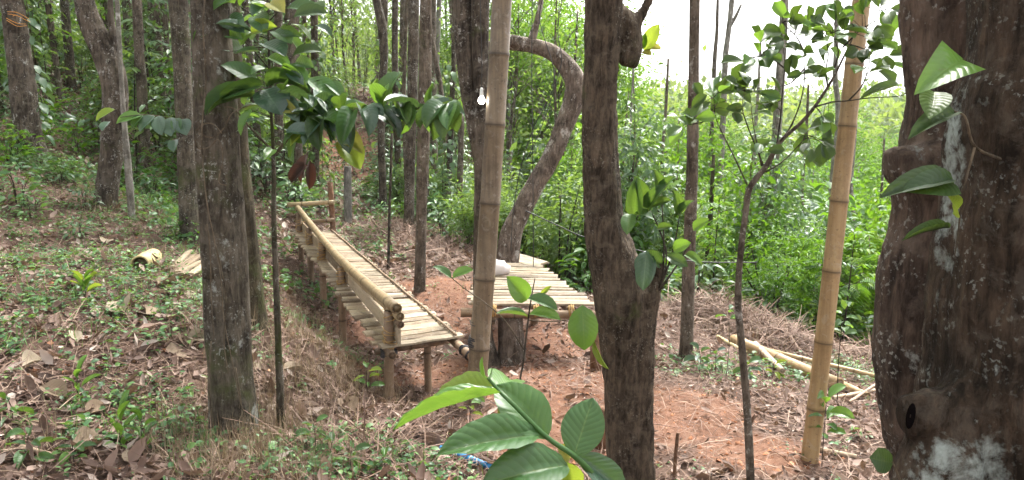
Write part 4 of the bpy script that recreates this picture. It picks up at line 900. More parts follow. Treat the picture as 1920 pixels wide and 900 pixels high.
# the lit bulb on its cord
yb = pb.y - .02
bl = empty('light_bulb', PY(903, 188, yb), 'small lit white bulb hanging left of the upright bamboo pole', 'light bulb')
bl.scale = (.78, .78, .78)
prof = [(0.0, -.030), (.012, -.028), (.022, -.018), (.026, -.004), (.024, .010), (.016, .024), (.012, .030)]
def lathe(prof, seg=16):
    V, F = [], []
    for r, z in prof:
        for j in range(seg): t = 2 * math.pi * j / seg; V.append((r * math.cos(t), r * math.sin(t), z))
    for i in range(len(prof) - 1):
        for j in range(seg): a, b = i * seg + j, i * seg + (j + 1) % seg; F.append((a, b, b + seg, a + seg))
    return np.array(V), F
mk('glass', *lathe(prof), 'bulb_glow', bl)
mk('socket', *lathe([(.0125, .031), (.015, .036), (.015, .062), (.013, .066), (.013, .086), (.006, .094), (.0, .095)]), 'socket', bl)
V, F = tube([(0, 0, .09), (.004, 0, .3), (-.006, .01, .8), (.01, 0, 1.6)], [.003] * 4, 5, 6); mk('cord', V, F, 'wire', bl)
# hanging wires in the middle
for lab, pts, yy in (('long dark wire hanging between the curved trunk and the bamboo pole', [(1022, -20), (1012, 40), (1040, 150), (1000, 240), (975, 320), (962, 400), (958, 470)], 6.6), ('thin straight wire hanging beside the upright bamboo pole', [(998, -20), (997, 130), (999, 300), (1000, 500)], 6.8),
                     ('dark wire strung from the curved trunk across to the right', [(985, 395), (1040, 420), (1100, 446), (1200, 470), (1300, 490), (1420, 492)], 5.2), ('black wire dangling left of the curved trunk', [(1050, -20), (1046, 60), (1053, 110), (1044, 150), (1022, 220), (988, 300)], 7.2)):
    o = empty('wire', PY(*pts[-1], yy), lab, 'wire'); shoot(o, [PY(a, b, yy) for a, b in pts], .004, .004, 'wire', 'strand', 5, 5)

# ------------------------------------------------------------------ the long slatted bench
NL, NR, FL_, FR_ = PD(715, 658, 5.0), PD(865, 630, 5.29), PD(548, 432, 9.5), PD(628, 435, 9.36)
zn, zf = (NL.z + NR.z) / 2, (FL_.z + FR_.z) / 2
NL.z = NR.z = zn; FL_.z = FR_.z = zf
bo = Vector((NL.x, NL.y, g(NL.x, NL.y)))
bench = empty('slatted_bench', bo, 'long bamboo bench with slatted seat and low pole backrest', 'bench')
def bp(s, t, h=0.0):                    # s along the bench (0 near, 1 far), t across it (0 left, 1 right), h above the seat
    a = NL.lerp(FL_, s); b = NR.lerp(FR_, s); p = a.lerp(b, t); return p + Vector((0, 0, h)) - bo
e1 = (FL_ - NL).normalized(); e2 = (NR - NL); e2 = (e2 - e1 * e2.dot(e1)).normalized(); e3 = e2.cross(e1).normalized(); e3 = e3 if e3.z > 0 else -e3
def slatmesh(seed, wd=.112, th=.022):
    """split bamboo lath along +X, unit length, crowned on top with a faint node swelling"""
    rs = random.Random(seed); nu, V, F = 5, [], []
    nodeat = [rs.uniform(.15, .85)]
    for i in range(nu + 1):
        x = i / nu; bow = rs.uniform(-.003, .003); wv = wd * rs.uniform(.94, 1.03)
        for (yy, zz) in ((-.5, -.2), (-.47, .40), (-.25, .66), (.25, .66), (.47, .40), (.5, -.2)): V.append((x - .5, yy * wv + bow, zz * th + bow))
    for i in range(nu):
        for j in range(5): a = i * 6 + j; F.append((a, a + 1, a + 7, a + 6))
        F.append((i * 6 + 5, i * 6, i * 6 + 6, i * 6 + 11))
    F.append((5, 4, 3, 2, 1, 0)); F.append(tuple(nu * 6 + j for j in range(6)))
    me = mesh('slat', V, F, 'bamboo_slat', False, attrs={'mark': np.zeros(len(V))}); return me
SL = [slatmesh(i) for i in range(6)]
def slat(parent, a, b, nrm, wscale=1.0, name='slat'):
    a, b = Vector(a), Vector(b); x = b - a; L = x.length; x.normalize(); n = Vector(nrm); n = (n - x * n.dot(x)).normalized(); y = n.cross(x); c = (a + b) / 2
    o = bpy.data.objects.new(name, random.choice(SL)); COL.objects.link(o); o.parent = parent
    o.matrix_local = Matrix(((x.x * L, y.x * wscale, n.x, c.x), (x.y * L, y.y * wscale, n.y, c.y), (x.z * L, y.z * wscale, n.z, c.z), (0, 0, 0, 1))); return o
NS = 48
for i in range(NS):
    s = (i + .5) / NS; j = random.uniform(-.004, .004)
    slat(bench, bp(s + j * .4, -.02 + random.uniform(-.05, .04), random.uniform(-.005, .005)), bp(s + random.uniform(-.0035, .0035), 1.0 + random.uniform(-.03, .035), random.uniform(-.005, .005)), e3 + e1 * random.uniform(-.07, .07), random.uniform(.70, .90))
TP = .125
posts = [0.012, .375, .60, .785, .965]
for k, s in enumerate(posts):
    b = bp(s, TP); w0 = b + bo; gz = g(w0.x, w0.y)
    po_ = pole_obj('post', b + Vector((.01 * k - .02, 0, gz - w0.z - .2)), b + Vector((0, 0, .24 if k == 0 else (.17, .17, .2, .25)[k - 1])), .036, .032, 'bamboo_post', bench, .3, 20 + k)
    w0 = bp(s, TP) + bo
    for h, tn, rr in (((.20 if k == 0 else .15), 1.6, .062), (.10, 1.4, .05), (.02, 2.2, .047), (.045, 1.3, .05)):
        adopt(lashing('lashing', bp(s, TP, h) + e2 * (.022 if rr > .06 else .006), (random.uniform(-.5, .5), random.uniform(-.5, .5), 1), rr, bench, tn + random.random(), .02 + .014 * random.random(), .0028), po_)
sag = lambda s: float(np.interp(s, [-.02, .12, .3, .45, .6, .8, 1.0], [.290, .255, .222, .212, .222, .252, .285]))
Lb = (FL_ - NL).length
for dh, off, r, s0, s1, sd, mt in ((0, .018, .037, -.018, 1.006, 1, 'bamboo_rail'), (-.060, .044, .031, -.014, 1.0, 2, 'bamboo_rail'), (-.118, .050, .024, -.012, .07, 3, 'bamboo_post')):
    pole_along('rail', lambda s: bp(s0 + (s1 - s0) * s, TP, sag(s0 + (s1 - s0) * s) + dh * (1 - .25 * s)) + e2 * off, Lb * (s1 - s0), e2, e3, r, r * .86, mt, bench, .42, 40 + sd)
# split-bamboo board against the posts, in three lengths
for s0, s1 in ((-.012, .35), (.352, .68), (.683, 1.0)):
    a, b = bp(s0, TP, .085) + e2 * .046, bp(s1, TP, .078) + e2 * .046; slat(bench, a, b, e2 * -1, 1.0, 'back_board')
# frame under the seat
for t, s0 in ((.12, -.004), (.95, -.066)): pole_obj('beam', bp(s0, t, -.048), bp(1.005, t, -.048), .030, .028, 'bamboo_post', bench, .4, 60 + int(t * 10))
for k, s in enumerate((.05, .38, .61, .79, .97)): pole_obj('cross_bar', bp(s, .02, -.095), bp(s, .98, -.095), .022, .021, 'bamboo_post', bench, .3, 70 + k)
lashing('rubber_band', bp(.018, TP, -.06), (0, 0, 1), .052, bench, 5, .010, .006, 'rubber')
lashing('rubber_band', bp(-.03, .95, -.048), e1, .034, bench, 4, .010, .005, 'rubber'); lashing('rubber_band', bp(-.056, .95, -.048), e1, .034, bench, 3, .010, .005, 'rubber')
for k, (s, t) in enumerate(((.055, .70), (.40, .8), (.62, .8), (.9, .8))):
    b = bp(s, t); w0 = b + bo; pole_obj('leg', b + Vector((0, 0, g(w0.x, w0.y) - w0.z - .15)), b + Vector((0, 0, -.02)), .027, .025, 'bamboo_post', bench, .3, 80 + k)
# edge strip and the cord that ties the slats down
for t in (.925,):
    V, F = tube([tuple(bp(s, t + .006 * math.sin(s * 40), .026)) for s in np.linspace(-.002, 1, 12)], [.009] * 12, 4, 6); mk('edge_strip', V, F, 'bamboo_post', bench)
    P = [tuple(bp(s, t + (.035 if i % 2 else -.03), .024 + (.012 if i % 2 else 0))) for i, s in enumerate(np.linspace(0, 1, NS * 2 + 1))]
    V, F = tube(P, [.0024] * len(P), 2, 4); mk('tie_cord', V, F, 'dark_twig', bench)
# end frame at the far end
def vert(name, px, py0, D, r, mt, parent, o_, seed):
    a = PD(px, py0, D); gz = g(a.x, a.y); return pole_obj(name, Vector((a.x, a.y, gz - .2)) - o_, a - o_, r * 1.05, r, mt, parent, .3, seed)
a = PD(619, 342, 9.55); pole_obj('end_post', Vector((a.x + .03, a.y, g(a.x, a.y) - .2)) - bo, a - bo, .036, .034, 'post_wood', bench, .3, 91)
pole_obj('end_bar', PD(540, 384, 9.6) - bo, PD(626, 379, 9.5) - bo, .030, .028, 'bamboo_rail', bench, .35, 92)
pole_obj('end_bar', PD(575, 417, 9.62) - bo, PD(628, 412, 9.5) - bo, .026, .024, 'bamboo_post', bench, .35, 93)

# ------------------------------------------------------------------ the slatted table behind the bamboo
TFL, TFR, TBR, TBL = PD(884, 569, 5.85), PD(1117, 577, 5.85), PD(1012, 503, 7.35), PD(906, 502, 7.45)
zt = sum(p.z for p in (TFL, TFR)) / 2
for p in (TFL, TFR): p.z = zt
for p in (TBR, TBL): p.z = zt + .03
to = Vector((TFL.x, TFL.y, g(TFL.x, TFL.y)))
table = empty('slatted_table', to, 'low square slatted bamboo platform between the bamboo pole and the central trunk', 'table')
def tp_(s, t, h=0.0): return TFL.lerp(TBL, s).lerp(TFR.lerp(TBR, s), t) + Vector((0, 0, h)) - to
n = 17
for i in range(n):
    s = (i + .5) / n; slat(table, tp_(s, -.03 + random.uniform(-.03, .03), random.uniform(-.002, .004)), tp_(s + random.uniform(-.01, .01), 1.01 + random.uniform(-.03, .03), random.uniform(-.002, .004)), Vector((0, 0, 1)) + Vector((0, random.uniform(-.08, .08), 0)), random.uniform(.62, .80))
for k, (h, y_) in enumerate(((-.055, .0), (-.062, .5), (-.055, .95))): pole_obj('beam', tp_(y_, -.085, h), tp_(y_, 1.04, h - .02), .036, .033, 'bamboo_post', table, .3, 100 + k, 14, True)
for t in (.12, .88): pole_obj('cross_bar', tp_(-.03, t, -.12), tp_(1.0, t, -.12), .03, .028, 'bamboo_post', table, .3, 110 + int(t * 10))
for t in (.18, .52, .80): lashing('lashing', tp_(-.005, t, -.04), (1, 0, 0), .045, table, 3.5, .012, .0045)
a = PD(1122, 640, 5.55); pole_obj('leg', Vector((a.x, a.y + .12, g(a.x, a.y) - .15)) - to, Vector((a.x, a.y + .12, zt - .10)) - to, .048, .045, 'post_wood', table, .3, 120)
a = tp_(.08, .32); w0 = a + to; gz = g(w0.x, w0.y) - w0.z
V, F = tube([tuple(a + Vector((0, 0, gz - .1))), tuple(a + Vector((.01, 0, gz + .15))), tuple(a + Vector((0, 0, -.1)))], [.125, .105, .095], 4, 14, .12, 4.0, 3.0); mk('stump_leg', V, F, 'bark_red', table)
for s, t in ((.9, .15), (.9, .85)):
    a = tp_(s, t); w0 = a + to; pole_obj('leg', a + Vector((0, 0, g(w0.x, w0.y) - w0.z - .15)), a + Vector((0, 0, -.05)), .04, .04, 'bamboo_post', table, .3, 122)
# plank seat beyond it
q = [PD(966, 471, 8.6), PD(1027, 493, 8.05), PD(1003, 503, 7.85), PD(966, 493, 8.1)]
zz = sum(p.z for p in q) / 4
po = Vector((q[0].x, q[0].y, g(q[0].x, q[0].y))); plank = empty('plank_seat', po, 'small pale plank seat beyond the slatted table', 'seat')
for k in range(4):
    f0, f1 = (k + .5) / 4, (k + .5) / 4
    a = q[0].lerp(q[3], f0); b = q[1].lerp(q[2], f1); a.z = b.z = zz
    slat(plank, a - po, b - po, (0, 0, 1), .9, 'board')
for p in q[:3]:
    a = Vector((p.x, p.y, zz - .02)).lerp(Vector((q[3].x, q[3].y, zz - .02)), .2); pole_obj('leg', Vector((a.x, a.y, g(a.x, a.y) - .1)) - po, a - po, .03, .03, 'bamboo_post', plank, .3, 130)
# crumpled bag on the table
bgp = PD(932, 520, 6.9); bgp.z = zt + .045
V, F = [], []
nu, nv = 18, 10
for i in range(nv + 1):
    ph = math.pi * i / nv
    for j in range(nu):
        t = 2 * math.pi * j / nu; k = 1 + .35 * mnoise.noise(Vector((2.2 * math.cos(t) * math.sin(ph), 2.2 * math.sin(t) * math.sin(ph), 2.4 * math.cos(ph)))) + .12 * mnoise.noise(Vector((7 * math.cos(t), 7 * math.sin(t), 6 * math.cos(ph))))
        V.append((.115 * k * math.cos(t) * math.sin(ph), .09 * k * math.sin(t) * math.sin(ph), max(-.05, .085 * k * math.cos(ph)) + .03))
for i in range(nv):
    for j in range(nu): a, b = i * nu + j, i * nu + (j + 1) % nu; F.append((a, b, b + nu, a + nu))
o = mk('bag', V, F, 'bag'); o.location = bgp; tag(o, 'crumpled whitish bag lying on the slatted table', 'bag')
# posts and sticks
def stake(label, bot, top, wpx, mt, name='stake', cat='post', lean=0):
    b = hit(*bot); a = PY(*top, b.y + lean); e = empty(name, b, label, cat); r = wpx * mpp(bot[1], b.y) / 2
    V, F = tube([(0, 0, -.12), tuple((a - b) * .5), tuple(a - b)], [r * 1.05, r, r * .95], 4, 10, .06, 5, random.random() * 9); mk('shaft', V, F, mt, e); return e
stake('short reddish stump half hidden behind the foot of the central trunk', (1128, 842), (1126, 765), 30, 'post_wood', 'short_stump', 'stump')
stake('thin wooden stake behind the foreground coffee leaves', (957, 872), (957, 812), 12, 'twig')
stake('grey upright post behind the far end of the bench', (652, 421), (652, 312), 15, 'grey_wood', 'grey_post')
stake('thin brown stick standing right of the central trunk', (1262, 905), (1271, 812), 7, 'post_wood', 'stick', 'stick')
stake('slender bare stem beside the slim trunk right of the bench', (727, 505), (735, 250), 5, 'dark_twig', 'bare_stem', 'stick')
# fallen bamboo on the right
def lying(label, a, b, wpx, mt, lift=0.0, name='fallen_bamboo', ends=None, node=.4):
    p, q_ = hit(*a), hit(*b); r = wpx * mpp(a[1], p.y) / 2; d = (q_ - p); L = d.length
    zs = max(g(*(p + d * t)[:2]) - (p + d * t).z for t in np.linspace(0, 1, 9))
    up = Vector((0, 0, max(0, zs) + r * .9 + lift)); e = empty(name, p, label, 'fallen bamboo')
    pole_obj('culm', up, d + up, r, r * .95, mt, e, node, int(a[0])); return e
lying('thick tan fallen bamboo pole lying behind the leaning pole', (1374, 652), (1572, 738), 24, 'bamboo_tan')
lying('long thin bamboo pole on top of the fallen pile', (1430, 672), (1660, 728), 8, 'bamboo_tan', .06)
lying('short split bamboo lying crosswise on the fallen pile', (1415, 662), (1466, 716), 10, 'split_dry', .05)
lying('bamboo length at the far end of the fallen pile', (1575, 728), (1626, 752), 15, 'bamboo_tan', .0)
lying('thin bamboo stick at the upper left of the fallen pile', (1345, 640), (1400, 672), 7, 'bamboo_straw', .02)
lying('broken bamboo stick near the lower right of the fallen pile', (1560, 760), (1650, 742), 7, 'split_dry', .02)
lying('thin stick crossing the lower end of the fallen pile', (1590, 775), (1645, 735), 5, 'split_dry', .05)
lying('dry stick lying behind the foot of the leaning pole', (1535, 848), (1605, 862), 8, 'split_dry', .0)
lying('weathered stick lying low on the left bank', (40, 845), (102, 862), 9, 'split_dry', .0, 'fallen_stick')
# cut bamboo segment and the splits beside it
p, q_ = hit(263, 512), hit(322, 482); q_ = p + (q_ - p).normalized() * .62; r = 17 * mpp(500, p.y); e = empty('bamboo_segment', p, 'fat cut bamboo tube with a dark open end on the left bank', 'bamboo tube')
pole_obj('culm', Vector((0, 0, r * .95)), (q_ - p) + Vector((0, 0, r * .75 + max(0, g(q_.x, q_.y) - q_.z))), r, r * .95, 'bamboo_straw', e, .6, 7, 22, True)
sp = empty('split_bamboo_pile', hit(330, 510), 'bundle of dry split bamboo pieces beside the cut bamboo tube', 'bamboo scraps'); so_ = Vector(sp.location)
for k, (a, b) in enumerate((((290, 503), (345, 478)), ((300, 512), (362, 480)), ((305, 516), (372, 492)), ((296, 498), (338, 470)), ((330, 515), (380, 484)), ((310, 520), (350, 500)))):
    p, q2 = hit(a[0] + 26, a[1] + 10), hit(b[0] + 18, b[1] + 8); o = slat(sp, p - so_ + Vector((0, 0, .02 + .018 * (k % 3))), q2 - so_ + Vector((0, 0, .04 + .02 * (k % 3))), (random.uniform(-.4, .4), -.4, 1), random.uniform(.5, .8), 'split_piece'); o.data = o.data.copy() if o.data.users > 60 else o.data
# blue rod
p, q_ = hit(818, 848), hit(930, 890); e = empty('blue_rod', p, 'bright blue plastic rod lying under the foreground coffee leaves', 'rod')
V, F = tube([(0, 0, .03), tuple((q_ - p) * .5 + Vector((0, 0, .035))), tuple(q_ - p + Vector((0, 0, .03)))], [.016, .0165, .016], 4, 12); mk('shaft', V, F, 'blue_plastic', e)
lashing('wrap', (q_ - p) * .30 + Vector((0, 0, .033)), q_ - p, .018, e, 4, .02, .003, 'socket'); lashing('wrap', (q_ - p) * .65 + Vector((0, 0, .033)), q_ - p, .018, e, 3, .02, .003, 'socket')
# big dry leaves lying about
for px, py, L, vv in [(232, 585, .30, 'dryA'), (345, 650, .22, 'dryC'), (20, 605, .18, 'dryB'), (200, 460, .2, 'dryA'), (330, 665, .2, 'dryB'), (370, 640, .16, 'dryA'), (165, 845, .2, 'dryC'), (250, 870, .16, 'dryA'), (470, 860, .15, 'dryB'),
                      (210, 410, .2, 'dryB'), (100, 745, .2, 'dryA'), (575, 595, .16, 'dryA'), (545, 700, .2, 'dryA'), (480, 690, .16, 'dryB'), (650, 770, .2, 'dryA'), (310, 540, .2, 'dryC'), (280, 590, .24, 'dryB'), (140, 640, .16, 'dryA'), (60, 690, .18, 'dryC'), (360, 560, .18, 'dryB'), (600, 790, .14, 'dryC'), (180, 780, .18, 'dryA'), (700, 800, .14, 'dryB'), (330, 390, .16, 'dryA')]:
    h = hit(px, py); n_ = Vector(GN(np.array([h.x]), np.array([h.y]))[0]); a = random.uniform(0, 6.28); d = Vector((math.cos(a), math.sin(a), 0)); d = (d - n_ * d.dot(n_)).normalized()
    L *= .8; b = h + n_ * .03 - d * L / 2
    o = leaf(None, b, b + d * L, random.uniform(.5, .75), n_ + Vector((random.uniform(-.12, .12), random.uniform(-.2, .05), 0)), vv, 'dry_leaf', 'dry_leaf'); tag(o, 'large curled dry brown leaf lying on the left bank', 'dry leaf', 'large dry leaves on the left bank')
# dead leaf hanging above the far end of the bench
hb = empty('hanging_dead_leaf', PY(577, 290, 5.2), 'shrivelled dark brown leaf hanging above the far end of the bench', 'dead leaf')
leaf(hb, PY(576, 288, 5.2), PY(566, 346, 5.2), .5, (-.4, -.8, .1), 'C', 'dead_brown', 'blade'); leaf(hb, PY(578, 310, 5.2), PY(546, 342, 5.15), .5, (0, -.8, .5), 'B', 'dead_brown', 'blade'); leaf(hb, PY(580, 300, 5.2), PY(580, 355, 5.2), .35, (.5, -.8, .1), 'A', 'dead_brown', 'blade')
shoot(hb, [PY(572, 245, 5.2), PY(577, 270, 5.2), PY(577, 292, 5.2)], .003, .003, 'dark_twig', 'stalk')

# ------------------------------------------------------------------ near plants, leaf by leaf
# foreground coffee shoot
Df = 1.36
fc = empty('coffee_shoot', PD(1140, 1060, Df), 'foreground coffee shoot with large glossy green leaves', 'coffee plant')
def F_(a, b, d=0.0): return PD(a, b, Df + d)
shoot(fc, [F_(1150, 960, .06), F_(1118, 900, .03), F_(1078, 856), F_(1026, 820), F_(962, 758), F_(936, 733, .01), F_(914, 708, .01)], .0075, .0028, 'leaf_coffee')
for b, tp, db_, dt, wr, nn, vv, mt in [((938, 736), (738, 806), 0, -.06, .25, (.05, .12, 1), 'hiA', 'leaf_fresh'), ((930, 729), (815, 744), .02, .10, .42, (0, -.5, 1), 'hiA', 'leaf_lime'), ((1026, 823), (930, 722), 0, .06, .64, (.35, -.85, .5), 'hiA', 'leaf_coffee'),
                                       ((1008, 815), (820, 852), 0, -.10, .38, (0, -.62, .75), 'hiA', 'leaf_coffee'), ((1076, 856), (1112, 746), 0, .04, .70, (-.15, -.9, .5), 'hiC', 'leaf_coffee'), ((1064, 872), (902, 912), -.01, -.10, .50, (0, -.6, .8), 'hiA', 'leaf_coffee'),
                                       ((1078, 852), (1172, 925), .03, .05, .42, (.2, -.7, .55), 'hiA', 'leaf_blue'), ((942, 738), (1000, 806), .06, .10, .72, (-.2, -.8, .4), 'hiA', 'leaf_lime'), ((934, 732), (958, 712), .05, .14, .8, (0, -.5, .8), 'A', 'leaf_fresh'),
                                       ((1062, 866), (1072, 915), .04, .08, .6, (.1, -.7, .4), 'A', 'leaf_lime'), ((1045, 835), (1070, 858), .05, .1, .6, (0, -.7, .4), 'A', 'leaf_yellow'), ((912, 710), (905, 668), 0, 0, .16, (-.6, -.8, 0), 'A', 'leaf_fresh'), ((914, 712), (922, 690), 0, .02, .25, (.6, -.8, 0), 'A', 'leaf_fresh')]:
    leaf(fc, F_(*b, db_), F_(*tp, dt), wr, nn, vv, mt)
# seedling between the bamboo and the central trunk
sb = hit(972, 735, hi=20); Ys = 3.3
sd_ = empty('coffee_seedling', Vector((PY(975, 700, Ys).x, Ys, g(PY(975, 700, Ys).x, Ys))), 'thin coffee seedling with few leaves in front of the slatted table', 'coffee plant')
S_ = lambda a, b, d=0.0: PY(a, b, Ys + d)
shoot(sd_, [Vector(sd_.location) - Vector((0, 0, .05)), S_(974, 740), S_(981, 680), S_(990, 602), S_(996, 560), S_(1003, 522)], .0055, .0022, 'dark_twig')
shoot(sd_, [S_(982, 655), S_(950, 605), S_(915, 572), S_(870, 540), S_(846, 520)], .0035, .002, 'twig')
shoot(sd_, [S_(990, 600), S_(1030, 603), S_(1068, 598), S_(1088, 578)], .0028, .0018, 'twig')
shoot(sd_, [S_(1086, 580), S_(1110, 620), S_(1114, 640)], .0025, .0016, 'twig')
for b, tp, dt, wr, nn, vv, mt in [((989, 562), (950, 518), -.05, .62, (-.3, -.8, .6), 'A', 'leaf_fresh'), ((988, 560), (1046, 582), -.06, .42, (0, -.45, 1), 'A', 'leaf_coffee'), ((990, 594), (930, 588), -.06, .32, (0, -.35, 1), 'A', 'leaf_coffee'), ((992, 590), (1052, 600), -.08, .40, (0, -.5, 1), 'A', 'leaf_fresh'),
                                  ((1092, 572), (1096, 657), -.04, .66, (-.1, -.95, .3), 'A', 'leaf_fresh'), ((1114, 638), (1142, 693), -.03, .26, (-.7, -.5, .4), 'A', 'leaf_lime'), ((846, 522), (811, 500), .0, .5, (-.1, -.5, 1), 'A', 'leaf_coffee'), ((848, 522), (888, 506), .0, .5, (.1, -.5, 1), 'A', 'leaf_fresh'), ((1012, 556), (1034, 536), 0, .3, (0, -.8, .5), 'A', 'leaf_lime')]:
    leaf(sd_, S_(*b), S_(*tp, dt), wr, nn, vv, mt)

# tall coffee sapling on the left with the arching branch
Yc = 3.75
cb = hit(527, 802); Yc = cb.y - .02
tc_ = empty('coffee_sapling', cb, 'mossy thin coffee sapling with large drooping leaves and an arching branch', 'coffee plant')
C_ = lambda a, b, d=0.0: PY(a, b, Yc + d)
V, F = tube([tuple(Vector(p) - cb) for p in (C_(527, 830), C_(526, 760), C_(520, 600), C_(514, 430), C_(513, 300), C_(506, 160), C_(503, 40), C_(500, -30), C_(498, -160))], [.026, .022, .017, .013, .010, .007, .006, .005, .004], 6, 10, .25, 9, 4.0); mk('stem', V, F, 'bark_grey_brown', tc_)
arch = [C_(513, 292), C_(545, 256, -.08), C_(590, 228, -.15), C_(630, 211, -.2), C_(730, 203, -.25), C_(830, 200, -.3), C_(868, 178, -.32)]
shoot(tc_, arch, .008, .002, 'twig', 'branch')
shoot(tc_, [C_(516, 288), C_(470, 240, -.15), C_(440, 205, -.25), C_(420, 200, -.3)], .006, .002, 'twig', 'branch')
for (a, b) in (((505, 130), (440, 62)), ((505, 110), (560, 62)), ((504, 60), (450, 12)), ((504, 40), (560, -5)), ((507, 160), (540, 150)), ((507, 165), (470, 175)), ((505, 90), (440, 96)), ((508, 175), (600, 150))):
    shoot(tc_, [C_(*a), C_((a[0] + b[0]) / 2, (a[1] + b[1]) / 2 - 4, -.08), C_(*b, -.15)], .0035, .0015, 'dark_twig', 'branch')
LL_ = [((440, 6), (400, 19), .4, 'leaf_fresh', 'B'), ((406, 32), (360, 34), .35, 'leaf_lime', 'A'), ((420, 65), (361, 78), .30, 'leaf_coffee', 'B'), ((418, 38), (458, 62), .62, 'leaf_blue', 'A'), ((424, 68), (456, 74), .4, 'leaf_coffee', 'A'), ((488, 97), (440, 101), .25, 'leaf_coffee', 'A'),
       ((491, 84), (536, 106), .62, 'leaf_blue', 'A'), ((482, 152), (413, 122), .55, 'leaf_coffee', 'C'), ((494, 160), (410, 188), .26, 'leaf_coffee', 'B'), ((499, 161), (585, 179), .28, 'leaf_coffee', 'B'), ((484, 180), (386, 221), .20, 'leaf_coffee', 'B'), ((496, 168), (528, 216), .9, 'leaf_blue', 'A'),
       ((523, 64), (566, 68), .35, 'leaf_coffee', 'A'), ((478, 30), (500, 62), .6, 'leaf_coffee', 'C'), ((506, 8), (472, 30), .6, 'leaf_blue', 'A'), ((505, 6), (534, 24), .6, 'leaf_yellow', 'A'), ((585, 8), (602, 28), .6, 'leaf_dark', 'C'), ((574, 148), (628, 200), .52, 'leaf_coffee', 'A'), ((530, 184), (562, 230), .42, 'leaf_blue', 'C'),
       ((624, 219), (544, 274), .55, 'leaf_lime', 'A'), ((610, 158), (644, 186), .4, 'leaf_coffee', 'A'), ((500, 110), (545, 130), .4, 'leaf_fresh', 'A'), ((500, 130), (470, 140), .5, 'leaf_coffee', 'A'), ((512, 60), (548, 82), .5, 'leaf_coffee', 'C'), ((500, 20), (470, 6), .5, 'leaf_fresh', 'A'),
       ((640, 262), (676, 318), .62, 'leaf_lime', 'A'), ((636, 262), (680, 288), .6, 'leaf_yellow', 'B'), ((545, 250), (600, 262), .5, 'leaf_coffee', 'C'), ((512, 280), (496, 300), .5, 'leaf_fresh', 'A'), ((516, 200), (560, 212), .4, 'leaf_yellow', 'A'), ((552, 120), (590, 128), .4, 'leaf_coffee', 'A'), ((470, 64), (520, 50), .4, 'leaf_lime', 'A'),
       ((420, 200), (388, 215), .22, 'leaf_coffee', 'A'), ((270, 240), (218, 222), .5, 'leaf_fresh', 'A')]
for b, tp, wr, mt, vv in LL_[:-1]:
    p = C_(*b, -.12); leaf(tc_, p, C_(*tp, -.22), wr, tocam(p, random.uniform(.25, .8)), vv, mt)
for k in range(40):                   # the rest of its leaves, on short side shoots
    z_ = random.uniform(-40, 250); sd0 = random.choice((-1, 1)); b_ = C_(505 + sd0 * random.uniform(4, 90 if z_ < 120 else 40), z_, random.uniform(-.25, .25)); L_ = random.uniform(.09, .17)
    d_ = Vector((sd0 * random.uniform(.2, 1), random.uniform(-.7, .5), random.uniform(-.7, .2))).normalized()
    leaf(tc_, b_, b_ + d_ * L_, random.uniform(.4, .55), tocam(b_, random.uniform(.4, .9)), random.choice('ABC'), random.choice(['leaf_coffee', 'leaf_blue', 'leaf_blue', 'leaf_dark', 'leaf_fresh']))
    shoot(tc_, [C_(505, z_ + 12), b_], .002, .0012, 'dark_twig', 'petiole', 2, 4)
A = catmull([tuple(p) for p in arch], 8)
for i in range(10, len(A) - 3, 1):
    for sg in (-1, 1):
        b = Vector(A[i]); L = random.uniform(.12, .21); d = Vector((random.uniform(-.5, .9), sg * random.uniform(.1, .8), random.uniform(-.7, .45))).normalized()
        if i > len(A) - 10: d = Vector((random.uniform(-.6, .1), sg * .5, random.uniform(-1, -.2))).normalized()
        leaf(tc_, b, b + d * L, random.uniform(.38, .5), (random.uniform(-.3, .3), -.5, 1), random.choice('ABC'), random.choice(['leaf_coffee', 'leaf_coffee', 'leaf_blue', 'leaf_blue', 'leaf_dark', 'leaf_fresh']))
# branch reaching in with a row of leaves left of the thick trunk
lb = empty('coffee_spray', PY(370, 240, 3.6), 'horizontal spray of blue-green leaves left of the thick foreground trunk', 'coffee plant')
shoot(lb, [PY(366, 238, 3.75), PY(320, 222, 3.65), PY(270, 215, 3.6), PY(225, 220, 3.55)], .003, .0015, 'twig', 'branch')
for b, tp, wr, mt in [((266, 216), (218, 232), .55, 'leaf_fresh'), ((268, 216), (248, 240), .6, 'leaf_coffee'), ((290, 217), (262, 248), .6, 'leaf_blue'), ((296, 218), (304, 254), .6, 'leaf_blue'), ((318, 221), (322, 256), .75, 'leaf_blue'), ((340, 224), (350, 254), .8, 'leaf_blue'), ((330, 222), (336, 250), .6, 'leaf_coffee'), ((215, 205), (180, 228), .5, 'leaf_lime'), ((205, 228), (192, 246), .8, 'leaf_blue'), ((328, 262), (326, 285), .7, 'leaf_blue')]:
    leaf(lb, PY(*b, 3.6), PY(*tp, 3.55), wr, (random.uniform(-.2, .2), -.8, .6), 'A', mt)

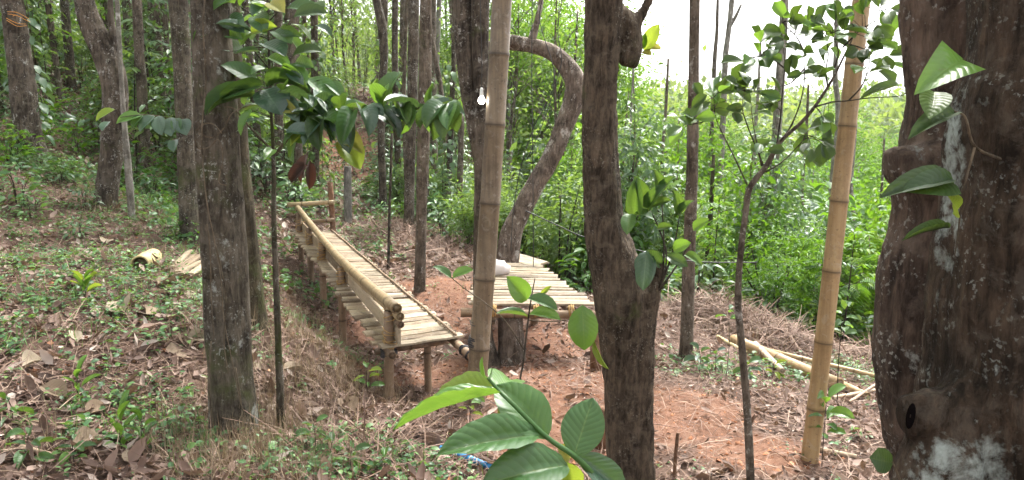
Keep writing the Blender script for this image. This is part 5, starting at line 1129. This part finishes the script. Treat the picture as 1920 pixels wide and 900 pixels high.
# forked sapling on the right, dark leaves against the sky
Yr = 3.45
rs_ = empty('forked_sapling', Vector((PY(1408, 900, Yr).x, Yr, g(PY(1408, 900, Yr).x, Yr))), 'thin forked sapling with small dark leaves against the bright sky', 'sapling'); ro = Vector(rs_.location)
K_ = lambda cx, cyy, d=0.0: PY(1280 + cx / 2.57, cyy / 2.57, Yr + d)
P_ = lambda a, b: PY(a, b, Yr)
V, F = tube([tuple(Vector(p) - ro) for p in (ro - Vector((0, 0, .1)), P_(1408, 950), P_(1406, 860), P_(1400, 760), P_(1392, 660), P_(1384, 570), P_(1388, 480), P_(1398, 400), P_(1406, 352), P_(1436, 312), P_(1463, 266), P_(1500, 232), P_(1529, 198), P_(1560, 150), P_(1585, 100), P_(1606, 56))],
            [.022, .0215, .020, .0185, .0175, .016, .0145, .0135, .0145, .0125, .010, .0085, .0075, .0055, .004, .002], 5, 12, .10, 7, 1.0); mk('stem', V, F, 'bark_tan', rs_)
BR = [[(470, 680), (520, 610), (565, 500), (585, 400), (588, 300), (600, 200)], [(455, 690), (472, 560), (482, 430), (492, 300), (480, 200)], [(640, 515), (720, 492), (800, 485), (900, 472), (1050, 462), (1085, 435)], [(390, 800), (350, 700), (310, 600), (288, 520), (300, 420)],
      [(310, 890), (250, 760), (190, 640), (158, 560), (150, 470)], [(400, 830), (480, 780), (560, 700), (600, 650)], [(700, 430), (690, 340), (702, 260), (690, 180)], [(380, 800), (360, 700), (340, 600), (330, 520)], [(800, 485), (860, 420), (890, 350), (900, 300)], [(770, 230), (850, 150), (920, 100), (960, 20)], [(588, 330), (520, 400), (450, 420)], [(492, 330), (440, 290), (380, 270)], [(158, 560), (90, 590), (30, 600)], [(730, 330), (750, 250), (720, 160)], [(590, 260), (550, 180), (480, 110)], [(780, 210), (860, 230), (950, 280)]]
AT = []
for q in BR:
    pts = [K_(a, b, .03 * math.sin(i * 2.0 + q[0][0])) for i, (a, b) in enumerate(q)]; shoot(rs_, pts, .0042, .0013, 'dark_twig', 'branch', 4, 5); AT += [Vector(p) for p in catmull([tuple(p) for p in pts], 5)]
CL = [(380, 190), (480, 90), (560, 90), (620, 110), (680, 160), (740, 200), (470, 170), (400, 260), (340, 270), (560, 160), (600, 300), (640, 360), (520, 350), (580, 260), (290, 390), (260, 420), (330, 430), (370, 460), (270, 320), (240, 520), (350, 520), (400, 500), (170, 430), (190, 480), (120, 500), (60, 570), (600, 620), (660, 580), (690, 630),
      (580, 710), (630, 720), (690, 690), (400, 700), (450, 450), (880, 50), (900, 180), (950, 180), (870, 240), (920, 250), (890, 300), (930, 340), (990, 290), (1000, 40), (970, 50), (950, 130), (800, 90), (780, 130), (720, 110), (690, 230), (530, 120), (500, 200), (430, 220), (760, 160), (60, 480), (10, 620), (360, 290), (650, 200), (700, 120)]
for cx, cyy in CL:
    for _ in range(3):
        c = K_(cx + random.uniform(-26, 26), cyy + random.uniform(-26, 26), random.uniform(-.10, .10)); b = min(AT, key=lambda q: (q - c).length); d = (c - b)
        d = (d.normalized() * .6 + Vector((random.uniform(-.6, .6), random.uniform(-.5, .2), random.uniform(-.7, .4)))).normalized(); L = random.uniform(.07, .105)
        st = b.lerp(c, .8); shoot(rs_, [b, b.lerp(st, .5) + Vector((0, 0, .005)), st], .0016, .001, 'dark_twig', 'petiole', 2, 4) if (st - b).length > .02 else None
        leaf(rs_, st, st + d * L, random.uniform(.5, .66), tocam(st, random.uniform(.2, .7)) + Vector((random.uniform(-.5, .5), random.uniform(-.3, .3), 0)), random.choice('RS'), random.choice(['leaf_dark', 'leaf_dark', 'leaf_dark', 'leaf_coffee', 'leaf_fresh']))
leaf(rs_, K_(1050, 412), K_(850, 480, -.05), .22, (-.2, -.7, .6), 'A', 'leaf_dark')

# small seedlings standing on the floor, leaf by leaf
def seedling(px, py, h, n, L, label, mats=('leaf_coffee', 'leaf_fresh'), name='seedling', wr=.42, group=None, droop=.2, bare=.5, Y=None, lean=(0, 0)):
    b = hit(px, py) if Y is None else PY(px, py, Y)
    if Y is not None: b.z = g(b.x, b.y)
    e = empty(name, b, label, 'seedling', group)
    topv = b + Vector((lean[0], lean[1], h)); shoot(e, [b - Vector((0, 0, .04)), b.lerp(topv, .5) + Vector((random.uniform(-.02, .02), 0, 0)), topv], max(.003, h * .006), .0015, 'dark_twig', 'stem', 4, 5)
    for i in range(n):
        t = bare + (1 - bare) * (i + .5) / n; st = b.lerp(topv, t); a = i * 2.4 + random.uniform(-.4, .4); d = Vector((math.cos(a), math.sin(a), random.uniform(-droop - .3, .3 - droop) + (.5 if i > n - 3 else 0))).normalized(); l = L * random.uniform(.65, 1.15)
        leaf(e, st + d * .015, st + d * l, wr * random.uniform(.85, 1.2), Vector((0, -.25, 1)) + Vector((random.uniform(-.25, .25), random.uniform(-.25, .1), 0)), random.choice('ABC'), random.choice(mats))
    return e
seedling(1541, 880, .40, 9, .14, 'small leafy coffee seedling at the foot of the leaning bamboo pole')
seedling(1570, 765, .75, 9, .13, 'tall thin coffee seedling behind the leaning bamboo pole', bare=.7)
seedling(1360, 715, .55, 4, .10, 'slim nearly bare seedling left of the forked sapling', bare=.85)
seedling(690, 745, .20, 7, .10, 'bright green seedling beside the front post of the bench', ('leaf_fresh', 'leaf_lime'), bare=.3)
seedling(880, 800, .24, 8, .09, 'small bright seedling at the foot of the upright bamboo pole', ('leaf_fresh', 'leaf_lime'), bare=.3)
seedling(1310, 700, .18, 10, .11, 'low leafy seedling at the foot of the straight slim trunk', ('leaf_coffee', 'leaf_blue'), bare=.2)
seedling(1400, 722, .18, 9, .12, 'low blue-green seedling left of the fallen bamboo', ('leaf_coffee', 'leaf_blue'), bare=.2)
seedling(1340, 705, .2, 9, .11, 'low seedling between the slim trunk and the forked sapling', ('leaf_coffee', 'leaf_blue'), bare=.2)
seedling(1450, 712, .15, 7, .10, 'bright low seedling in front of the fallen bamboo', ('leaf_fresh', 'leaf_lime'), bare=.2)
seedling(270, 850, .16, 8, .10, 'broad-bladed green weed in the left foreground', ('leaf_fresh', 'leaf_coffee'), bare=.1, wr=.22, droop=-.5)
seedling(230, 845, .16, 7, .13, 'narrow-bladed grassy weed in the left foreground', ('leaf_fresh',), bare=.05, wr=.14, droop=-.8)
seedling(160, 555, .10, 9, .15, 'bright arching grass-like weed below the cut bamboo', ('leaf_fresh', 'leaf_lime'), bare=.02, wr=.12, droop=-.7)
seedling(150, 760, .16, 7, .12, 'small bladed weed left of the large dry leaf', ('leaf_fresh',), bare=.1, wr=.2, droop=-.5)
seedling(20, 800, .14, 8, .09, 'small weed at the far left edge of the foreground', ('leaf_fresh', 'leaf_coffee'), bare=.1, wr=.3)
seedling(60, 870, .14, 8, .10, 'low broadleaf weed in the lower left corner', ('leaf_coffee',), bare=.2)
seedling(140, 870, .12, 8, .09, 'low weed next to the weathered stick', ('leaf_coffee', 'leaf_fresh'), bare=.2)
seedling(405, 770, .22, 7, .10, 'small weed at the foot of the thick left trunk', ('leaf_fresh', 'leaf_lime'), bare=.3, wr=.25, droop=-.3)
seedling(345, 830, .16, 7, .10, 'leafy weed left of the thick trunk foot', ('leaf_coffee', 'leaf_fresh'), bare=.1)
seedling(590, 850, .16, 9, .09, 'leafy seedling right of the mossy sapling foot', ('leaf_coffee',), bare=.2)
seedling(660, 890, .12, 9, .09, 'broadleaf weed at the bottom edge left of the blue rod', ('leaf_coffee', 'leaf_fresh'), bare=.2)
seedling(720, 895, .10, 8, .08, 'broadleaf weed at the bottom edge near the blue rod', ('leaf_fresh', 'leaf_coffee'), bare=.2)
seedling(625, 870, .12, 8, .08, 'small dark weed at the bottom edge of the bank', ('leaf_coffee',), bare=.2)

# ------------------------------------------------------------------ undergrowth and forest behind
PLACES = [(20, 'by the far left trunk'), (110, 'left of the leaning forked trunk'), (215, 'behind the leaning forked trunk'), (310, 'beside the straight dark trunk'), (410, 'behind the thick left trunk'), (500, 'behind the mossy coffee sapling'), (590, 'beyond the far bench end'),
          (690, 'above the far bench end'), (780, 'behind the slim trunk right of the bench'), (860, 'left of the upright bamboo'), (930, 'behind the upright bamboo'), (1020, 'under the curved trunk'), (1110, 'behind the central trunk'), (1210, 'right of the central trunk'), (1300, 'behind the straight slim trunk'),
          (1390, 'behind the forked sapling stem'), (1470, 'behind the tall pale trunk'), (1550, 'left of the leaning bamboo'), (1630, 'right of the leaning bamboo'), (1760, 'beside the massive trunk')]
def place(label, x, y):
    px = 960 + FPX * x / (y * CP + 1.6 * SP); return label + ' ' + min(PLACES, key=lambda q: abs(q[0] - px))[1]
def ok(x, y, lim=.75):
    return abs(x) < .74 * y + .8
def scatter(kind, n, xr, yr, sc, name, label, cat, group, cond=None, sz=(.9, 1.2), lean=.08, var=None, tries=60, cap=None):
    done = 0
    for _ in range(n * tries):
        if done >= n: break
        y = random.uniform(*yr); x = random.uniform(*xr)
        if not ok(x, y) or (cond and not cond(x, y)): continue
        s = random.uniform(*sc)
        if cap: s = min(s, max(.18, (1.6 + y * float(np.interp(x / y, [0, .085, .15, .33, .45, .52], [.22, .20, .11, .10, .055, .022])) * random.uniform(.6, 1.08) - g(x, y)) / cap))
        plant(kind, x, y, s, name, place(label, x, y), cat, group, sz=random.uniform(*sz), lean=lean, var=var); done += 1
def edge(x, y):                         # beyond the rim of the clearing on the right
    return y > 8.6 - .25 * max(0, x - 2.2) ** 1.0 * 1.2 and (x > .9 or y > 9.8) and not (x < 1.6 and y < 9.2)
# rim on the right
scatter('bush', 30, (.7, 9.5), (8.4, 15), (.8, 1.5), 'green_bush', 'bright green bush on the right slope', 'bush', 'bushes on the right slope', edge)
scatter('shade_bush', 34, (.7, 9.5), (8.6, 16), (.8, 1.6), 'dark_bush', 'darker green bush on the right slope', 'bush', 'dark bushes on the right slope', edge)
scatter('coffee', 30, (.9, 9.5), (8.2, 15), (.5, 1.15), 'coffee_bush', 'leafy coffee bush on the right slope', 'coffee bush', 'coffee bushes on the right slope', edge)
scatter('herb', 60, (.7, 7.5), (7.6, 11.5), (.7, 1.5), 'leafy_herb', 'low leafy herb at the clearing rim', 'herb', 'herbs at the clearing rim', edge)
scatter('palm', 8, (2.2, 7.5), (9, 13), (.9, 1.4), 'palm_shrub', 'arching pinnate palm fronds', 'palm', 'young palms in the undergrowth', edge)
scatter('shade_bush', 26, (1, 20), (13, 28), (1.6, 3.2), 'valley_shrub', 'darker green valley shrub', 'bush', 'dark shrubs in the valley', lambda x, y: x > -.5 + .02 * y)
scatter('bush', 50, (1, 22), (13, 28), (1.6, 3.4), 'valley_bush', 'sunlit yellow-green valley bush', 'bush', 'bushes in the valley', lambda x, y: x > -.5 + .02 * y)
scatter('valley_tree', 76, (.5, 36), (22, 52), (.55, .85), 'valley_tree', 'sunlit bright green valley tree', 'tree', 'trees in the valley', lambda x, y: x > .02 * y, cap=8.8)
scatter('valley_tree', 9, (-1.2, 3.6), (20, 34), (.7, 1.2), 'valley_tree', 'tall airy green tree', 'tree', 'tall airy trees in the middle distance', lambda x, y: -.03 < x / y < .095, cap=8.8)
scatter('slender', 12, (1.5, 13), (12, 20), (.5, .8), 'slender_tree', 'loose slender young tree downslope', 'tree', 'slender trees on the right slope')
scatter('sun_sapling', 26, (.8, 9), (9.4, 17), (.5, .85), 'leafy_sapling', 'broad-leaved bright green sapling', 'sapling', 'saplings behind the clearing', edge)
# shade forest in the middle and on the left
lf = lambda x, y: x < -2.4 - .10 * (y - 8) or (y > 12.5 and x < 1.5)
nopath = lambda x, y: lf(x, y) and not (-4.2 < x * 13 / y < -1.6 and y < 21 and False)
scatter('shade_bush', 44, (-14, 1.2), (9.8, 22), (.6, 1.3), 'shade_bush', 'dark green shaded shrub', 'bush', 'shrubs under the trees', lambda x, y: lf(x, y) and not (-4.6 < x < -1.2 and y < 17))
scatter('coffee', 60, (-15, 1.4), (9.6, 22), (.6, 1.05), 'coffee_shrub', 'shaded coffee shrub with drooping leaves', 'coffee bush', 'coffee shrubs in the shaded forest', lambda x, y: lf(x, y) and not (-4.6 < x < -1.2 and y < 17))
scatter('slender', 60, (-20, 1.5), (12, 30), (.7, 1.15), 'understorey_tree', 'slender loose-leaved understorey tree', 'tree', 'understorey trees in the left forest', lambda x, y: lf(x, y) and not (-4.2 < x < -1.6 and y < 18))
scatter('herb', 70, (-10, 1.0), (9.0, 16), (.7, 1.5), 'forest_herb', 'knee-high shaded herb', 'herb', 'herbs in the shaded forest', lambda x, y: (lf(x, y) or (y > 11 and x > -1.5)) and not (-4.4 < x < -1.4 and y < 14))
scatter('shade_bush', 16, (-.9, 1.0), (10.2, 13), (.5, 1.0), 'glossy_shrub', 'dense leafy shrub beyond the table', 'bush', 'shrubs beyond the table')
scatter('valley_tree', 4, (-30, 2), (26, 50), (.6, 1.0), 'forest_tree', 'tall leafy tree deep in the forest', 'tree', 'trees deep in the left forest')
scatter('herb', 46, (-7.5, -3.2), (6.8, 10.5), (.4, .9), 'bank_herb', 'small leafy herb on the left bank', 'herb', 'herbs on the left bank')
scatter('coffee', 18, (-11, -3.5), (9.5, 14), (.7, 1.3), 'coffee_tree', 'tall coffee bush on the left bank', 'coffee bush', 'tall coffee bushes on the left')
soil = hit(655, 322)
bh = lambda x, y: math.hypot(x - soil.x, (y - soil.y) * .6) > 1.8 and x < -.06 * y and abs(x / y - soil.x / soil.y) > .032
scatter('herb', 46, (-4.6, -.7), (11.2, 16.5), (.7, 1.5), 'forest_herb', 'knee-high shaded herb', 'herb', 'herbs in the shaded forest', bh)
scatter('coffee', 16, (-5.0, -.9), (12.5, 20), (.35, .75), 'coffee_shrub', 'shaded coffee shrub with drooping leaves', 'coffee bush', 'coffee shrubs in the shaded forest', bh)
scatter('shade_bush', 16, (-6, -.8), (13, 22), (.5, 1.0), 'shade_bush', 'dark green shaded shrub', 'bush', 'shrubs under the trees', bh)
scatter('slender', 18, (-7, -.5), (17, 28), (.6, 1.0), 'understorey_tree', 'slender loose-leaved understorey tree', 'tree', 'understorey trees in the left forest', lambda x, y: abs(x / y - soil.x / soil.y) > .045 or y > 21)
# background trunks
for k in range(84):
    for _ in range(40):
        y = random.uniform(11.5, 30); x = random.uniform(-.74 * y, -.5)
        if not (-3.2 < x * 13 / y < -2.2 and y < 19): break
    z = g(x, y); lean = random.uniform(-.5, .5); hgt = random.uniform(8, 10); r = random.uniform(.03, .085)
    e = empty('forest_tree', (x, y, z), place('slim straight tree far back', x, y), 'tree', 'slim trunks in the forest behind')
    V, F = tube([(0, 0, -.3), (lean * .1 + random.uniform(-.08, .08), 0, hgt * .25), (lean * .4 + random.uniform(-.15, .15), .1, hgt * .55), (lean, 0, hgt)], [r * 1.15, r, r * .85, r * .5], 6, 9, .12, 2.0, random.random() * 30); mk('trunk', V, F, random.choice(['bark_speckled', 'bark_tan', 'bark_grey_brown', 'bark_tan']), e)
    c = bpy.data.objects.new('crown', random.choice(CROWN)); COL.objects.link(c); c.parent = e; c.location = (lean, 0, hgt); s = random.uniform(.35, .55); c.scale = (s, s, s); c.rotation_euler = (0, 0, random.uniform(0, 6))
    if random.random() < .4: plant('climber', x + lean * .05, y, random.uniform(.8, 1.2), 'climber', place('leafy climber wound round a slim trunk', x, y), 'climber', 'climbers on forest trunks')
# climbers on the nearer trunks
for px, Yk, w_, lab in ((60, 9.3, 1.0, 'leafy climber on the far left trunk'), (842, 12.9, .9, 'leafy climber on the slim grey trunk left of the bamboo pole'), (592, 13.9, 1.0, 'leafy climber on the narrow trunk behind the coffee branch')):
    p = PY(px, 300, Yk); plant('climber', p.x, Yk, w_, 'climber', lab, 'climber', None)
# far wooded hillside
bt = []; C = []
n = 900; y = random.random()
yy = rng.uniform(52, 175, n); xx = rng.uniform(-.25, .80, n) * yy; C = np.stack([xx, yy, G(xx, yy) + rng.uniform(2.5, 6.5, n)], -1)
o = rng.normal(size=(n * 90, 3)) * np.array([1.7, 1.7, 1.5]); pos = np.repeat(C, 90, 0) + o; L = rng.uniform(.5, 1.1, len(pos))
v, f = bulk(pos, unit(o) + rng.normal(size=o.shape) * .4, np.array([0, 0, 1.0]) + rng.normal(size=o.shape) * .5, L, L * .6, T4)
tag(mk('far_woodland', None, None, None, me=bulk_mesh('far_woodland', [(v, f, 4)], 'foliage_far')), 'hazy wooded hillside on the far side of the valley', 'woodland', kind='stuff')

# ------------------------------------------------------------------ the hazy air of the valley
m, t, nd, ln = mat('haze_air')
pv = nd('ShaderNodeVolumePrincipled', i_Density=0.0005, i_Anisotropy=0.2); pv.inputs['Color'].default_value = (0.95, 0.97, 1.0, 1)
o = nd('ShaderNodeOutputMaterial'); ln(pv.outputs[0], o.inputs['Volume'])
x0, x1, y0, y1, z0, z1 = -460, 460, -90, 680, -16, 16
V = [(x, y, z) for z in (z0, z1) for y in (y0, y1) for x in (x0, x1)]
tag(mk('haze', V, [(0, 2, 3, 1), (4, 5, 7, 6), (0, 1, 5, 4), (2, 6, 7, 3), (0, 4, 6, 2), (1, 3, 7, 5)], 'haze_air', smooth=False), 'pale haze hanging in the air of the valley', 'haze', kind='stuff')
